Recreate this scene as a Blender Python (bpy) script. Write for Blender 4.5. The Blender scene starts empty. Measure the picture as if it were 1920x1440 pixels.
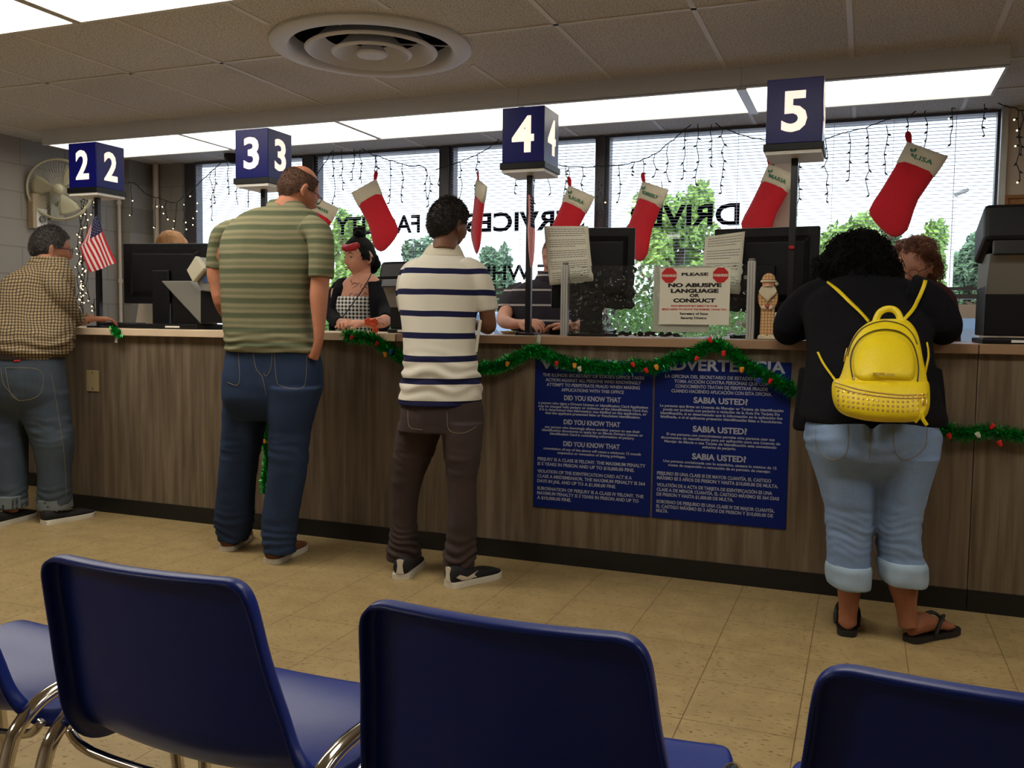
import bpy, bmesh, math, random
import numpy as np
from mathutils import Vector, Matrix, noise
from mathutils.bvhtree import BVHTree
R = math.radians
scn = bpy.context.scene
COL = scn.collection
random.seed(7)

# ------------------------------------------------------------------ camera, sky, sun, exposure
YAW, PITCH, ROLL, FPX = R(21.35), R(3.88), R(0.718), 1681.0
CAM = Vector((0, -3.854, 1.10))
_F = Vector((-math.sin(YAW)*math.cos(PITCH), math.cos(YAW)*math.cos(PITCH), -math.sin(PITCH)))
_R0 = Vector((math.cos(YAW), math.sin(YAW), 0)); _U0 = _R0.cross(_F)
_R = _R0*math.cos(ROLL) + _U0*math.sin(ROLL)
_U = _U0*math.cos(ROLL) - _R0*math.sin(ROLL)
cd = bpy.data.cameras.new('camera'); cam = bpy.data.objects.new('camera', cd); COL.objects.link(cam)
cam.matrix_world = Matrix(((_R.x, _U.x, -_F.x, CAM.x), (_R.y, _U.y, -_F.y, CAM.y), (_R.z, _U.z, -_F.z, CAM.z), (0, 0, 0, 1)))
cd.sensor_fit = 'HORIZONTAL'; cd.sensor_width = 36; cd.lens = FPX/1920*36; cd.clip_start = 0.05; cd.clip_end = 500
scn.camera = cam
scn.view_settings.view_transform = 'Standard'; scn.view_settings.look = 'None'
scn.view_settings.exposure = 0.0; scn.view_settings.gamma = 1; scn.view_settings.use_curve_mapping = False

SKY = 3.2
wd = bpy.data.worlds.new('sky'); scn.world = wd; wd.use_nodes = True
nt = wd.node_tree; bg = nt.nodes['Background']
tc = nt.nodes.new('ShaderNodeTexCoord'); sx = nt.nodes.new('ShaderNodeSeparateXYZ'); cr = nt.nodes.new('ShaderNodeValToRGB')
nt.links.new(tc.outputs['Generated'], sx.inputs[0]); nt.links.new(sx.outputs['Z'], cr.inputs[0]); nt.links.new(cr.outputs[0], bg.inputs[0])
cr.color_ramp.elements[0].position = 0.0; cr.color_ramp.elements[0].color = (0.80, 0.82, 0.86, 1)
cr.color_ramp.elements[1].position = 0.5; cr.color_ramp.elements[1].color = (0.50, 0.66, 0.95, 1)
e = cr.color_ramp.elements.new(0.15); e.color = (0.72, 0.80, 0.92, 1)
bg.inputs[1].default_value = SKY
sd = bpy.data.lights.new('sun', 'SUN'); sun = bpy.data.objects.new('sun', sd); COL.objects.link(sun)
sd.energy = 5.0; sd.angle = R(1); sd.color = (1, .95, .88)
sun.rotation_euler = Vector((0.35, 0.75, -0.8)).to_track_quat('-Z', 'Y').to_euler()
PANEL = 3.0     # brightness of the fluorescent diffusers
ROOMPANEL = 11.0

# ------------------------------------------------------------------ pixel to world helpers
def ray(x, y): return (_F + _R*((x-960)/FPX) - _U*((y-720)/FPX))
def px(x, y, Y):
    r = ray(x, y); return CAM + r*((Y-CAM.y)/r.y)
def pz(x, y, Z=0.0):
    r = ray(x, y); return CAM + r*((Z-CAM.z)/r.z)
def mpp(P): return (P-CAM).dot(_F)/FPX
V = Vector

# ------------------------------------------------------------------ mesh builder
class MB:
    def __init__(s): s.v = []; s.f = []
    def add(s, vs, fs):
        n = len(s.v); s.v += [tuple(v) for v in vs]; s.f += [tuple(i+n for i in f) for f in fs]; return s
    def box(s, c, d, rot=None):
        c = V(c); M = rot if rot else Matrix.Identity(3)
        vs = [c + M @ V((sx*d[0]/2, sy*d[1]/2, sz*d[2]/2)) for sx in (-1, 1) for sy in (-1, 1) for sz in (-1, 1)]
        return s.add(vs, [(0, 1, 3, 2), (4, 6, 7, 5), (0, 4, 5, 1), (2, 3, 7, 6), (0, 2, 6, 4), (1, 5, 7, 3)])
    def bx(s, x0, x1, y0, y1, z0, z1): return s.box(((x0+x1)/2, (y0+y1)/2, (z0+z1)/2), (x1-x0, y1-y0, z1-z0))
    def loft(s, rings, cap=True, closed=True):
        n = len(rings[0]); vs = [p for r in rings for p in r]; fs = []
        for i in range(len(rings)-1):
            for j in range(n if closed else n-1):
                k = (j+1) % n; fs.append((i*n+j, i*n+k, (i+1)*n+k, (i+1)*n+j))
        if cap:
            fs.append(tuple(range(n-1, -1, -1))); m = (len(rings)-1)*n; fs.append(tuple(m+j for j in range(n)))
        return s.add(vs, fs)
    def tube(s, pts, r, n=10, cap=True, flat=1.0):
        pts = [V(p) for p in pts]
        rr = r if isinstance(r, (list, tuple)) else [r]*len(pts)
        rings = []; up = None
        for i, p in enumerate(pts):
            t = (pts[min(i+1, len(pts)-1)] - pts[max(i-1, 0)])
            if t.length < 1e-9: t = V((0, 0, 1))
            t.normalize()
            if up is None:
                up = V((0, 0, 1)) if abs(t.z) < .9 else V((0, 1, 0))
            u = (up - t*up.dot(t))
            if u.length < 1e-6: u = V((1, 0, 0))
            u.normalize(); w = t.cross(u); up = u
            a = rr[i]
            rings.append([p + u*(a*math.cos(2*math.pi*k/n)) + w*(a*flat*math.sin(2*math.pi*k/n)) for k in range(n)])
        return s.loft(rings, cap)
    def cyl(s, p0, p1, r, n=20, r2=None): return s.tube([p0, p1], [r, r if r2 is None else r2], n)
    def lathe(s, c, prof, n=48, axis='z'):
        c = V(c); rings = []
        for r, h in prof:
            ring = []
            for k in range(n):
                a = 2*math.pi*k/n
                if axis == 'z': ring.append(c + V((r*math.cos(a), r*math.sin(a), h)))
                elif axis == 'x': ring.append(c + V((h, r*math.cos(a), r*math.sin(a))))
                else: ring.append(c + V((r*math.cos(a), h, r*math.sin(a))))
            rings.append(ring)
        return s.loft(rings, cap=False)
    def sph(s, c, r, n=14, m=9, rot=None):
        c = V(c); r = r if isinstance(r, (tuple, list)) else (r, r, r)
        rings = []
        for i in range(m+1):
            ph = -math.pi/2 + math.pi*(i+.02)/(m+.04)
            q = []
            for k in range(n):
                a = 2*math.pi*k/n
                d = V((r[0]*math.cos(ph)*math.cos(a), r[1]*math.cos(ph)*math.sin(a), r[2]*math.sin(ph)))
                q.append(c + (rot @ d if rot else d))
            rings.append(q)
        return s.loft(rings)
    def poly(s, pts, y0, y1):
        """outline in x, z extruded from y0 to y1"""
        n = len(pts); vs = [(p[0], y0, p[1]) for p in pts] + [(p[0], y1, p[1]) for p in pts]
        fs = [tuple(range(n)), tuple(range(2*n-1, n-1, -1))] + [(i, i+n, (i+1) % n+n, (i+1) % n) for i in range(n)]
        return s.add(vs, fs)
    def quad(s, a, b, c, d): return s.add([a, b, c, d], [(0, 1, 2, 3)])
    def xf(s, M):
        s.v = [tuple(M @ V(v)) for v in s.v]; return s
    def mesh(s, name):
        me = bpy.data.meshes.new(name); me.from_pydata(s.v, [], s.f); me.update()
        bm = bmesh.new(); bm.from_mesh(me); bmesh.ops.recalc_face_normals(bm, faces=bm.faces); bm.to_mesh(me); bm.free()
        return me

def obj(name, mb, m, parent=None, smooth=False, bevel=0, loc=None, off=None):
    """link one mesh object; off: subtract this point from the vertices (the parent's place)"""
    me = mb.mesh(name) if isinstance(mb, MB) else mb
    if off is not None: me.transform(Matrix.Translation(-V(off)))
    o = bpy.data.objects.new(name, me); COL.objects.link(o)
    if m: me.materials.append(m)
    if parent: o.parent = parent
    if loc is not None: o.location = loc
    if smooth:
        me.polygons.foreach_set('use_smooth', [True]*len(me.polygons))
        if smooth != 'all':
            try: me.set_sharp_from_angle(angle=R(40))
            except Exception: pass
    if bevel:
        b = o.modifiers.new('bevel', 'BEVEL'); b.width = bevel; b.segments = 2; b.limit_method = 'ANGLE'
    return o
def thing(name, label, cat, loc=(0, 0, 0), rz=0, group=None):
    o = bpy.data.objects.new(name, None); COL.objects.link(o); o.empty_display_size = .05
    o.location = loc; o.rotation_euler = (0, 0, rz); o['label'] = label; o['category'] = cat
    if group: o['group'] = group
    return o
def tag(o, label, cat, group=None, kind=None):
    o['label'] = label; o['category'] = cat
    if group: o['group'] = group
    if kind: o['kind'] = kind
    return o
def struct(name, mb, m, **k):
    o = obj(name, mb, m, **k); o['kind'] = 'structure'; return o
def dup(root, loc=None, rz=None, label=None, rot=None):
    r = root.copy(); COL.objects.link(r)
    if loc is not None: r.location = loc
    if rz is not None: r.rotation_euler = (0, 0, rz)
    if rot is not None: r.rotation_euler = rot
    if label: r['label'] = label
    for ch in list(root.children):
        c = ch.copy(); COL.objects.link(c); c.parent = r
        for g in list(ch.children):
            d = g.copy(); COL.objects.link(d); d.parent = c
    return r

# ------------------------------------------------------------------ materials
def srgb(r, g, b):
    f = lambda c: (c/255/12.92) if c/255 <= .04045 else ((c/255+.055)/1.055)**2.4
    return (f(r), f(g), f(b), 1)
_M = {}
def mat(name, col, rough=.5, metal=0, spec=.5, emit=None, es=0, bump=0, bs=50, var=0, vs=8, trans=0, sheen=0, coat=0, stretch=None):
    if name in _M: return _M[name]
    m = bpy.data.materials.new(name); m.use_nodes = True; _M[name] = m
    N = m.node_tree.nodes; L = m.node_tree.links; b = N['Principled BSDF']
    b.inputs['Base Color'].default_value = col; b.inputs['Roughness'].default_value = rough; b.inputs['Metallic'].default_value = metal
    b.inputs['Specular IOR Level'].default_value = spec
    if trans: b.inputs['Transmission Weight'].default_value = trans
    if coat: b.inputs['Coat Weight'].default_value = coat; b.inputs['Coat Roughness'].default_value = .15
    if sheen: b.inputs['Sheen Weight'].default_value = sheen
    if emit: b.inputs['Emission Color'].default_value = emit; b.inputs['Emission Strength'].default_value = es
    if bump or var:
        t = N.new('ShaderNodeTexCoord'); mp = N.new('ShaderNodeMapping'); L.new(t.outputs['Object'], mp.inputs[0])
        if stretch: mp.inputs['Scale'].default_value = stretch
    if bump:
        nz = N.new('ShaderNodeTexNoise'); nz.inputs['Scale'].default_value = bs; nz.inputs['Detail'].default_value = 5
        L.new(mp.outputs[0], nz.inputs[0]); bp = N.new('ShaderNodeBump'); bp.inputs['Strength'].default_value = bump; bp.inputs['Distance'].default_value = .01
        L.new(nz.outputs['Fac'], bp.inputs['Height']); L.new(bp.outputs[0], b.inputs['Normal'])
    if var:
        nz = N.new('ShaderNodeTexNoise'); nz.inputs['Scale'].default_value = vs; nz.inputs['Detail'].default_value = 6
        L.new(mp.outputs[0], nz.inputs[0]); mx = N.new('ShaderNodeMix'); mx.data_type = 'RGBA'
        mx.inputs['A'].default_value = tuple(c*(1-var) for c in col[:3])+(1,); mx.inputs['B'].default_value = tuple(min(1, c*(1+var)) for c in col[:3])+(1,)
        rm = N.new('ShaderNodeMapRange'); rm.inputs['From Min'].default_value = .3; rm.inputs['From Max'].default_value = .7
        L.new(nz.outputs['Fac'], rm.inputs[0]); L.new(rm.outputs[0], mx.inputs['Factor']); L.new(mx.outputs['Result'], b.inputs['Base Color'])
    return m
class G:
    """small node-graph helper"""
    def __init__(s, name, rough=.6, spec=.4):
        s.m = bpy.data.materials.new(name); s.m.use_nodes = True; s.N = s.m.node_tree.nodes; s.L = s.m.node_tree.links
        s.b = s.N['Principled BSDF']; s.b.inputs['Roughness'].default_value = rough; s.b.inputs['Specular IOR Level'].default_value = spec
        s.tc = s.N.new('ShaderNodeTexCoord'); s.xyz = s.N.new('ShaderNodeSeparateXYZ'); s.L.new(s.tc.outputs['Object'], s.xyz.inputs[0])
    def val(s, i, x):
        if hasattr(x, 'links'): s.L.new(x, i)
        else: i.default_value = x
    def m_(s, op, a, b=0.0, c=None):
        n = s.N.new('ShaderNodeMath'); n.operation = op; s.val(n.inputs[0], a); s.val(n.inputs[1], b)
        if c is not None: s.val(n.inputs[2], c)
        return n.outputs[0]
    def noise(s, scale, detail=4, vec=None, stretch=None):
        mp = s.N.new('ShaderNodeMapping'); s.L.new(vec or s.tc.outputs['Object'], mp.inputs[0])
        if stretch: mp.inputs['Scale'].default_value = stretch
        n = s.N.new('ShaderNodeTexNoise'); n.inputs['Scale'].default_value = scale; n.inputs['Detail'].default_value = detail
        s.L.new(mp.outputs[0], n.inputs[0]); return n.outputs['Fac']
    def mix(s, f, a, b):
        n = s.N.new('ShaderNodeMix'); n.data_type = 'RGBA'; s.val(n.inputs['Factor'], f); s.val(n.inputs['A'], a); s.val(n.inputs['B'], b); return n.outputs['Result']
    def ramp(s, f, stops, const=False):
        n = s.N.new('ShaderNodeValToRGB'); s.L.new(f, n.inputs[0]); r = n.color_ramp
        if const: r.interpolation = 'CONSTANT'
        r.elements[0].position = stops[0][0]; r.elements[0].color = stops[0][1]
        r.elements[1].position = stops[-1][0]; r.elements[1].color = stops[-1][1]
        for p, c in stops[1:-1]: q = r.elements.new(p); q.color = c
        return n.outputs[0]
    def bump(s, h, st=.3, d=.01):
        n = s.N.new('ShaderNodeBump'); n.inputs['Strength'].default_value = st; n.inputs['Distance'].default_value = d
        s.L.new(h, n.inputs['Height']); s.L.new(n.outputs[0], s.b.inputs['Normal'])
    def col(s, c): s.L.new(c, s.b.inputs['Base Color']); return s.m
def lines(g, coord, period, off, width):
    """1 inside a line of the given width, repeated every period"""
    a = g.m_('SUBTRACT', coord, off); a = g.m_('DIVIDE', a, period); a = g.m_('FRACT', a)
    a = g.m_('SUBTRACT', a, .5); a = g.m_('ABSOLUTE', a); a = g.m_('SUBTRACT', .5, a); return g.m_('LESS_THAN', a, width/period/2)

# floor: speckled vinyl tiles
g = G('vinyl_floor_tile', .38, .45)
ln = g.m_('MAXIMUM', lines(g, g.xyz.outputs['X'], .3048, .173, .0035), lines(g, g.xyz.outputs['Y'], .3048, -1.094, .003))
vo = g.N.new('ShaderNodeTexVoronoi'); vo.inputs['Scale'].default_value = 3.28; vo.feature = 'F1'
n1 = g.noise(2.0, 5); n2 = g.noise(75, 3, stretch=(.55, 1.5, 1)); n3 = g.noise(9, 6)
c = g.ramp(n3, [(.3, srgb(154, 132, 92)), (.7, srgb(176, 153, 109))])
c = g.mix(g.m_('GREATER_THAN', n2, .63), c, srgb(104, 80, 48))
c = g.mix(g.m_('MULTIPLY', n1, .35), c, srgb(166, 142, 98))
c = g.mix(g.m_('MULTIPLY', ln, .75), c, srgb(92, 66, 38))
g.bump(ln, -.2, .003); M_floor = g.col(c)
# counter laminate
g = G('walnut_laminate', .42, .4)
a = g.noise(3.6, 8, stretch=(8, 8, .5)); b_ = g.noise(16, 6, stretch=(6, 6, .12)); w = g.noise(1.6, 3, stretch=(1.5, 1, .5))
c = g.ramp(a, [(.3, srgb(80, 68, 54)), (.5, srgb(110, 96, 80)), (.72, srgb(134, 119, 102))])
c = g.mix(g.m_('MULTIPLY', g.m_('GREATER_THAN', b_, .6), .45), c, srgb(72, 60, 48)); c = g.mix(g.m_('MULTIPLY', w, .5), c, srgb(106, 90, 72))
M_wood = g.col(c)
# ceiling tile
g = G('ceiling_tile', .9, .2)
a = g.noise(130, 3); b_ = g.noise(1.3, 3); c = g.ramp(a, [(.36, srgb(150, 145, 138)), (.5, srgb(216, 214, 210))]); c = g.mix(g.m_('MULTIPLY', b_, .3), c, srgb(192, 187, 178))
g.bump(a, .35, .004); M_ceil = g.col(c)
# painted block wall
def blocks(name, ax):
    g = G(name, .75, .3)
    z = g.xyz.outputs['Z']; u = g.xyz.outputs[ax]
    row = g.m_('FLOOR', g.m_('DIVIDE', z, .203)); sh = g.m_('MULTIPLY', g.m_('MODULO', row, 2.0), .203)
    l = g.m_('MAXIMUM', lines(g, z, .203, 0, .010), lines(g, g.m_('ADD', u, sh), .406, .1, .010))
    c = g.mix(g.m_('MULTIPLY', l, .45), srgb(148, 143, 137), srgb(106, 101, 94)); g.bump(l, -.6, .006); return g.col(c)
M_block = blocks('painted_block', 'Y'); M_blockb = blocks('painted_block_back', 'X')
M_wall = mat('wall_paint', srgb(205, 190, 175), .8, bump=.1, bs=120)
M_black = mat('black_plastic', srgb(13, 13, 17), .45, spec=.3)
M_blackm = mat('black_metal', srgb(16, 16, 20), .35, spec=.5)
M_base = mat('black_vinyl_base', srgb(14, 14, 15), .45)
M_lip = mat('countertop_edge', srgb(222, 196, 168), .45, var=.04, vs=5)
M_lipb = mat('countertop_edge_brown', srgb(152, 120, 94), .45, var=.04, vs=5)
M_blue = mat('sign_blue', srgb(12, 16, 104), .3, spec=.22)
M_poster = mat('poster_blue', srgb(2, 26, 98), .5, spec=.2, var=.08, vs=3)
M_white = mat('white_paint', srgb(225, 222, 215), .5)
M_text = mat('poster_lettering', srgb(158, 162, 178), .5)
M_digit = mat('lit_numeral', srgb(255, 220, 200), .5, emit=(1, .80, .68, 1), es=.95)
M_grey = mat('grey_plastic', srgb(120, 118, 112), .45)
M_lgrey = mat('light_grey_plastic', srgb(188, 182, 160), .5)
M_alu = mat('aluminium', srgb(200, 200, 196), .38, metal=.6)
M_chrome = mat('chrome', srgb(215, 210, 200), .12, metal=1)
M_fix = mat('fixture_white', srgb(208, 210, 214), .5)
M_bar = mat('ceiling_bar', srgb(214, 208, 198), .5)
M_paper = mat('paper', srgb(226, 222, 205), .8)
M_ink = mat('ink', srgb(96, 92, 88), .8)
M_inkb = mat('black_ink', srgb(25, 22, 22), .7)
M_inkr = mat('red_ink', srgb(195, 30, 30), .7)
M_bronze = mat('dark_window_frame', srgb(84, 80, 84), .45, metal=.2)
M_chair = mat('blue_plastic_shell', srgb(12, 42, 132), .36, spec=.35, bump=.05, bs=500)
def glow(name, col, s):
    m = bpy.data.materials.new(name); m.use_nodes = True; N = m.node_tree.nodes; b = N['Principled BSDF']
    b.inputs['Base Color'].default_value = (.8, .8, .75, 1); b.inputs['Emission Color'].default_value = col
    t = N.new('ShaderNodeTexCoord'); q = N.new('ShaderNodeTexNoise'); q.inputs['Scale'].default_value = 1.1
    r = N.new('ShaderNodeMapRange'); r.inputs['To Min'].default_value = s*.8; r.inputs['To Max'].default_value = s*1.2
    m.node_tree.links.new(t.outputs['Object'], q.inputs[0]); m.node_tree.links.new(q.outputs['Fac'], r.inputs[0]); m.node_tree.links.new(r.outputs[0], b.inputs['Emission Strength'])
    return m
M_diff = glow('lit_diffuser', (1.0, .95, .80, 1), PANEL)
M_diff2 = glow('lit_diffuser_room', (1.0, .95, .83, 1), ROOMPANEL)
def glassmat(name, tint=(1, 1, 1, 1), ref=.06, bump=0, alpha=1.0):
    m = bpy.data.materials.new(name); m.use_nodes = True; N = m.node_tree.nodes; L = m.node_tree.links
    N.remove(N['Principled BSDF']); out = N['Material Output']
    t = N.new('ShaderNodeBsdfTransparent'); t.inputs[0].default_value = tint; gl = N.new('ShaderNodeBsdfGlossy'); gl.inputs['Roughness'].default_value = .03
    mx = N.new('ShaderNodeMixShader'); mx.inputs[0].default_value = ref; L.new(t.outputs[0], mx.inputs[1]); L.new(gl.outputs[0], mx.inputs[2]); L.new(mx.outputs[0], out.inputs[0])
    return m
M_glass = glassmat('clear_glass', (.96, .98, .98, 1), .04)

# ------------------------------------------------------------------ text
def text_mb(s, size=1.0, bold=0, width=None, align='CENTER', mirror=False, ext=.0, depth=.002, sp=1.0):
    """text in the x-z plane facing -y, baseline at z=0"""
    cu = bpy.data.curves.new('t', 'FONT'); cu.body = s; cu.size = size; cu.align_x = align; cu.offset = bold; cu.extrude = depth; cu.space_character = sp
    cu.resolution_u = 3
    o = bpy.data.objects.new('t', cu); COL.objects.link(o); bpy.context.view_layer.update()
    me = bpy.data.meshes.new_from_object(o.evaluated_get(bpy.context.evaluated_depsgraph_get()))
    mb = MB(); vs = [v.co.copy() for v in me.vertices]; k = 1
    if width and vs:
        w = max(v.x for v in vs)-min(v.x for v in vs); k = width/w if w else 1
    mb.add([((-v.x if mirror else v.x)*k, -v.z, v.y) for v in vs], [tuple(p.vertices) for p in me.polygons])
    bpy.data.objects.remove(o); bpy.data.curves.remove(cu); bpy.data.meshes.remove(me)
    return mb
def put(mb, src, loc, M=None):
    M4 = (M.to_4x4() if M else Matrix.Identity(4)); M4 = Matrix.Translation(V(loc)) @ M4
    mb.add([M4 @ V(v) for v in src.v], src.f); return mb

# ================================================================== ROOM
XL, XR, YB, YR, ZC = -5.9, 3.6, 2.33, -6.6, 2.43
struct('floor', MB().bx(XL-.2, XR+.2, YR-.2, 2.5, -.1, 0), M_floor)
# ceiling with the round opening of the air diffuser
DC = (-2.27, .03)
cb = MB(); hx0, hx1, hy0, hy1 = DC[0]-.6, DC[0]+.6, DC[1]-.6, DC[1]+.6
for (a, b, c, d) in ((XL-.2, hx0, YR-.2, 2.6), (hx1, XR+.2, YR-.2, 2.6), (hx0, hx1, YR-.2, hy0), (hx0, hx1, hy1, 2.6)):
    cb.bx(a, b, c, d, ZC, ZC+.12)
n = 64; out = []; inn = []
for k in range(n):
    a = 2*math.pi*k/n; ca, sa = math.cos(a), math.sin(a); q = .6/max(abs(ca), abs(sa))
    out.append(V((DC[0]+q*ca, DC[1]+q*sa, ZC))); inn.append(V((DC[0]+.41*ca, DC[1]+.41*sa, ZC)))
up = V((0, 0, .12))
cb.loft([out, inn, [p+up for p in inn], [p+up for p in out]], cap=False)
struct('ceiling', cb, M_ceil)
struct('wall_left', MB().bx(XL-.2, XL, YR, 2.6, 0, ZC), M_block)
struct('wall_right', MB().bx(XR, XR+.2, YR, 2.6, 0, ZC), M_wall)
struct('wall_rear', MB().bx(XL, XR, YR-.2, YR, 0, ZC), M_wall)
wb = MB(); wb.bx(XL, -5.47, YB, 2.55, 0, ZC)
struct('wall_back_left', wb, M_blockb)
struct('wall_back_right', MB().bx(.76, XR, YB, 2.55, 0, ZC), M_wall)
struct('wall_back_low', MB().bx(-5.47, .76, YB, 2.55, 0, .96), M_wall)
struct('wall_back_pier', MB().bx(-.585, -.47, YB-.02, 2.5, .96, ZC), M_wall)
struct('wall_back_column', MB().bx(-5.9, -5.79, 2.07, YB, 0, ZC), M_blockb)
tb = MB()
for x in [-.105-.6096*k for k in range(-5, 10)]: tb.bx(x-.012, x+.012, YR, 2.33, ZC-.004, ZC)
for y in (-.71, .016, 1.23, 1.84, -1.93, -3.15, -4.37, -5.6): tb.bx(XL, XR, y-.011, y+.011, ZC-.0045, ZC)
# the bars stop at the round diffuser
tb2 = MB()
for i in range(0, len(tb.v), 8):
    q = tb.v[i:i+8]; x0 = min(p[0] for p in q); x1 = max(p[0] for p in q); y0 = min(p[1] for p in q); y1 = max(p[1] for p in q)
    if y1-y0 > 1 and abs((x0+x1)/2-DC[0]) < .42:
        tb2.bx(x0, x1, y0, DC[1]-.44, ZC-.004, ZC); tb2.bx(x0, x1, DC[1]+.44, y1, ZC-.004, ZC)
    elif x1-x0 > 1 and abs((y0+y1)/2-DC[1]) < .42:
        tb2.bx(x0, DC[0]-.44, y0, y1, ZC-.0045, ZC); tb2.bx(DC[0]+.44, x1, y0, y1, ZC-.0045, ZC)
    else: tb2.bx(x0, x1, y0, y1, ZC-.0045, ZC)
struct('trim_1', tb2, M_bar)

# round air diffuser
dz = ZC
t = thing('air_diffuser', 'large round ceiling air vent with concentric rings', 'vent', (DC[0], DC[1], ZC))
def cone(prof): return MB().lathe((0, 0, 0), prof, 72)
obj('outer_flange', cone([(.485, -.001), (.484, -.012), (.47, -.022), (.41, -.03), (.395, -.022), (.385, .0), (.38, .05), (.395, .05), (.41, -.005), (.485, -.001)]), M_fix, t, smooth=True)
obj('louver_ring', cone([(.315, -.03), (.32, -.024), (.27, .01), (.235, .045), (.225, .04), (.262, .0), (.30, -.035), (.315, -.03)]), M_fix, t, smooth=True)
obj('louver_ring', cone([(.19, -.04), (.195, -.034), (.15, .0), (.12, .03), (.112, .025), (.142, -.008), (.178, -.045), (.19, -.04)]), M_fix, t, smooth=True)
obj('center_disk', cone([(.0, -.05), (.07, -.046), (.078, -.038), (.06, -.01), (.02, .02), (0, .02)]), M_fix, t, smooth=True)
obj('duct', cone([(.405, .0), (.40, .2), (0, .2), (0, .21), (.41, .21), (.412, .0)]), mat('dark_duct', srgb(20, 19, 18), .8), t)
sp = MB()
for k in range(3):
    a = k*2.094+.5; d = V((math.cos(a), math.sin(a), 0)); sp.tube([d*.03+V((0, 0, .015)), d*.385+V((0, 0, .02))], .004, 6)
obj('spoke', sp, M_fix, t)

# fluorescent valance above the counter: five four-foot units
edges = [-5.50, -4.31, -3.09, -1.865, -.635, .59]
where = ['at the left wall end above sign two', 'above sign three', 'between signs three and four', 'between signs four and five', 'at the right end above sign five']
for i in range(5):
    a, b = edges[i]+.001, edges[i+1]-.001; w = b-a; cx = (a+b)/2
    t = thing('fluorescent_light', 'long lit fluorescent valance unit ' + where[i], 'ceiling light', (cx, 1.26, 2.33), group='lit valance units over the counter')
    f = MB(); f.bx(-w/2, w/2, -.30, -.285, -.002, .098); f.bx(-w/2, w/2, .285, .30, -.002, .098)
    f.bx(-w/2, -w/2+.014, -.285, .285, 0, .098); f.bx(w/2-.014, w/2, -.285, .285, 0, .098)
    for s in (-1, 1): f.bx(-w/2, w/2, min(s*.30, s*.272), max(s*.30, s*.272), -.004, .004)
    obj('housing', f, M_fix, t)
    obj('diffuser', MB().bx(-w/2+.016, w/2-.016, -.27, .27, .004, .012), M_diff, t)
struct('trim_2', MB().bx(-.66, -.61, .975, 1.545, 2.318, 2.328), M_alu)
# recessed ceiling fixtures of the waiting area, some added out of view
def troffer(x0, x1, y0, y1, lab):
    t = thing('ceiling_light', lab, 'ceiling light', ((x0+x1)/2, (y0+y1)/2, ZC), group='recessed ceiling lights'); w, d = (x1-x0)/2, (y1-y0)/2
    f = MB(); f.bx(-w, w, -d, -d+.02, -.012, -.001); f.bx(-w, w, d-.02, d, -.012, -.001); f.bx(-w, -w+.02, -d+.02, d-.02, -.012, -.001); f.bx(w-.02, w, -d+.02, d-.02, -.012, -.001)
    obj('frame', f, M_bar, t); obj('diffuser', MB().bx(-w+.021, w-.021, -d+.021, d-.021, -.009, -.003), M_diff2, t)
for x in (-3.6,): troffer(x, x+1.21, -4.98, -4.37, 'added unseen ceiling light behind the chairs, lighting their backs')  # unseen fixture, added to brighten the chair backs
troffer(-4.545, -3.335, -1.32, -.72, 'ceiling light at the very corner of the ceiling, left of the other')
troffer(-3.325, -2.11, -1.32, -.72, 'long ceiling light along the top edge, nearest the round vent')
for k, y in enumerate((-1.34,)):  # unseen fixtures, added to light the customers' backs from above
    for i, x in enumerate((-.88, 1.56)):
        troffer(x, x+1.21, y-.6, y, 'added unseen ceiling light further right, above the top edge of the picture')

# ================================================================== WINDOWS
M_slat = mat('blind_slat', srgb(200, 205, 215), .55)
def window(i, x0, x1, z0=.97, z1=2.425, letter=None, fl=.03, fr=.03, wide=0):
    f = MB(); y0, y1 = 2.37, 2.45
    f.bx(x0, x0+fl, y0, y1, z0, z1); f.bx(x1-fr, x1, y0, y1, z0, z1); f.bx(x0+fl, x1-fr, y0, y1, z1-.01, z1); f.bx(x0+fl, x1-fr, y0, y1, z0, z0+.04)
    f.bx(x0+fl, x1-fr, y0-.02, y1, 1.285, 1.315)
    o = struct('window_%d' % i, f, M_bronze)
    p = obj('pane', MB().bx(x0+fl, x1-fr, 2.405, 2.411, z0+.04, z1-.02), M_glass, o)
    if letter:
        l = MB()
        for s, xl, xr, z, h, b in letter:
            q = text_mb(s, 1, b, mirror=True, depth=.001)
            w = max(v[0] for v in q.v)-min(v[0] for v in q.v); hh = max(v[2] for v in q.v)
            mn = min(v[0] for v in q.v)
            l.add([((v[0]-mn)*(xr-xl)/w+xl, 2.400, v[2]*h/hh+z) for v in q.v], q.f)
        obj('lettering', l, mat('window_lettering', srgb(70, 72, 82), .6), o)
    return o
window(1, -5.47, -4.25, fl=.12, fr=.03)
window(2, -4.16, -3.02, letter=[('FACILITY', -3.985, -3.225, 1.795, .135, .025), ])
window(3, -2.96, -1.79, letter=[('SERVICES', -2.835, -1.90, 1.785, .14, .025), ('JESSE WHITE', -2.86, -1.86, 1.425, .11, .02), ('SECRETARY OF STATE', -2.86, -1.86, 1.32, .07, .005)])
window(4, -1.745, -.585, letter=[('DRIVER', -1.60, -.81, 1.785, .145, .025)])
window(5, -.47, .76, fl=.03, fr=.05)
struct('trim_3', MB().bx(-4.25, -4.16, 2.34, 2.47, .97, 2.425), M_bronze)
struct('trim_4', MB().bx(-3.02, -2.96, 2.34, 2.47, .97, 2.425), M_bronze)
struct('trim_5', MB().bx(-1.79, -1.745, 2.34, 2.47, .97, 2.425), M_bronze)
tr = MB(); tr.bx(.44, .76, 2.30, 2.365, 1.165, 1.25); tr.bx(-.47, .36, 2.30, 2.365, .97, 1.25); tr.bx(.655, .76, 2.30, 2.365, .97, 1.165); tr.bx(.36, .44, 2.30, 2.365, 1.165, 1.25)
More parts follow.
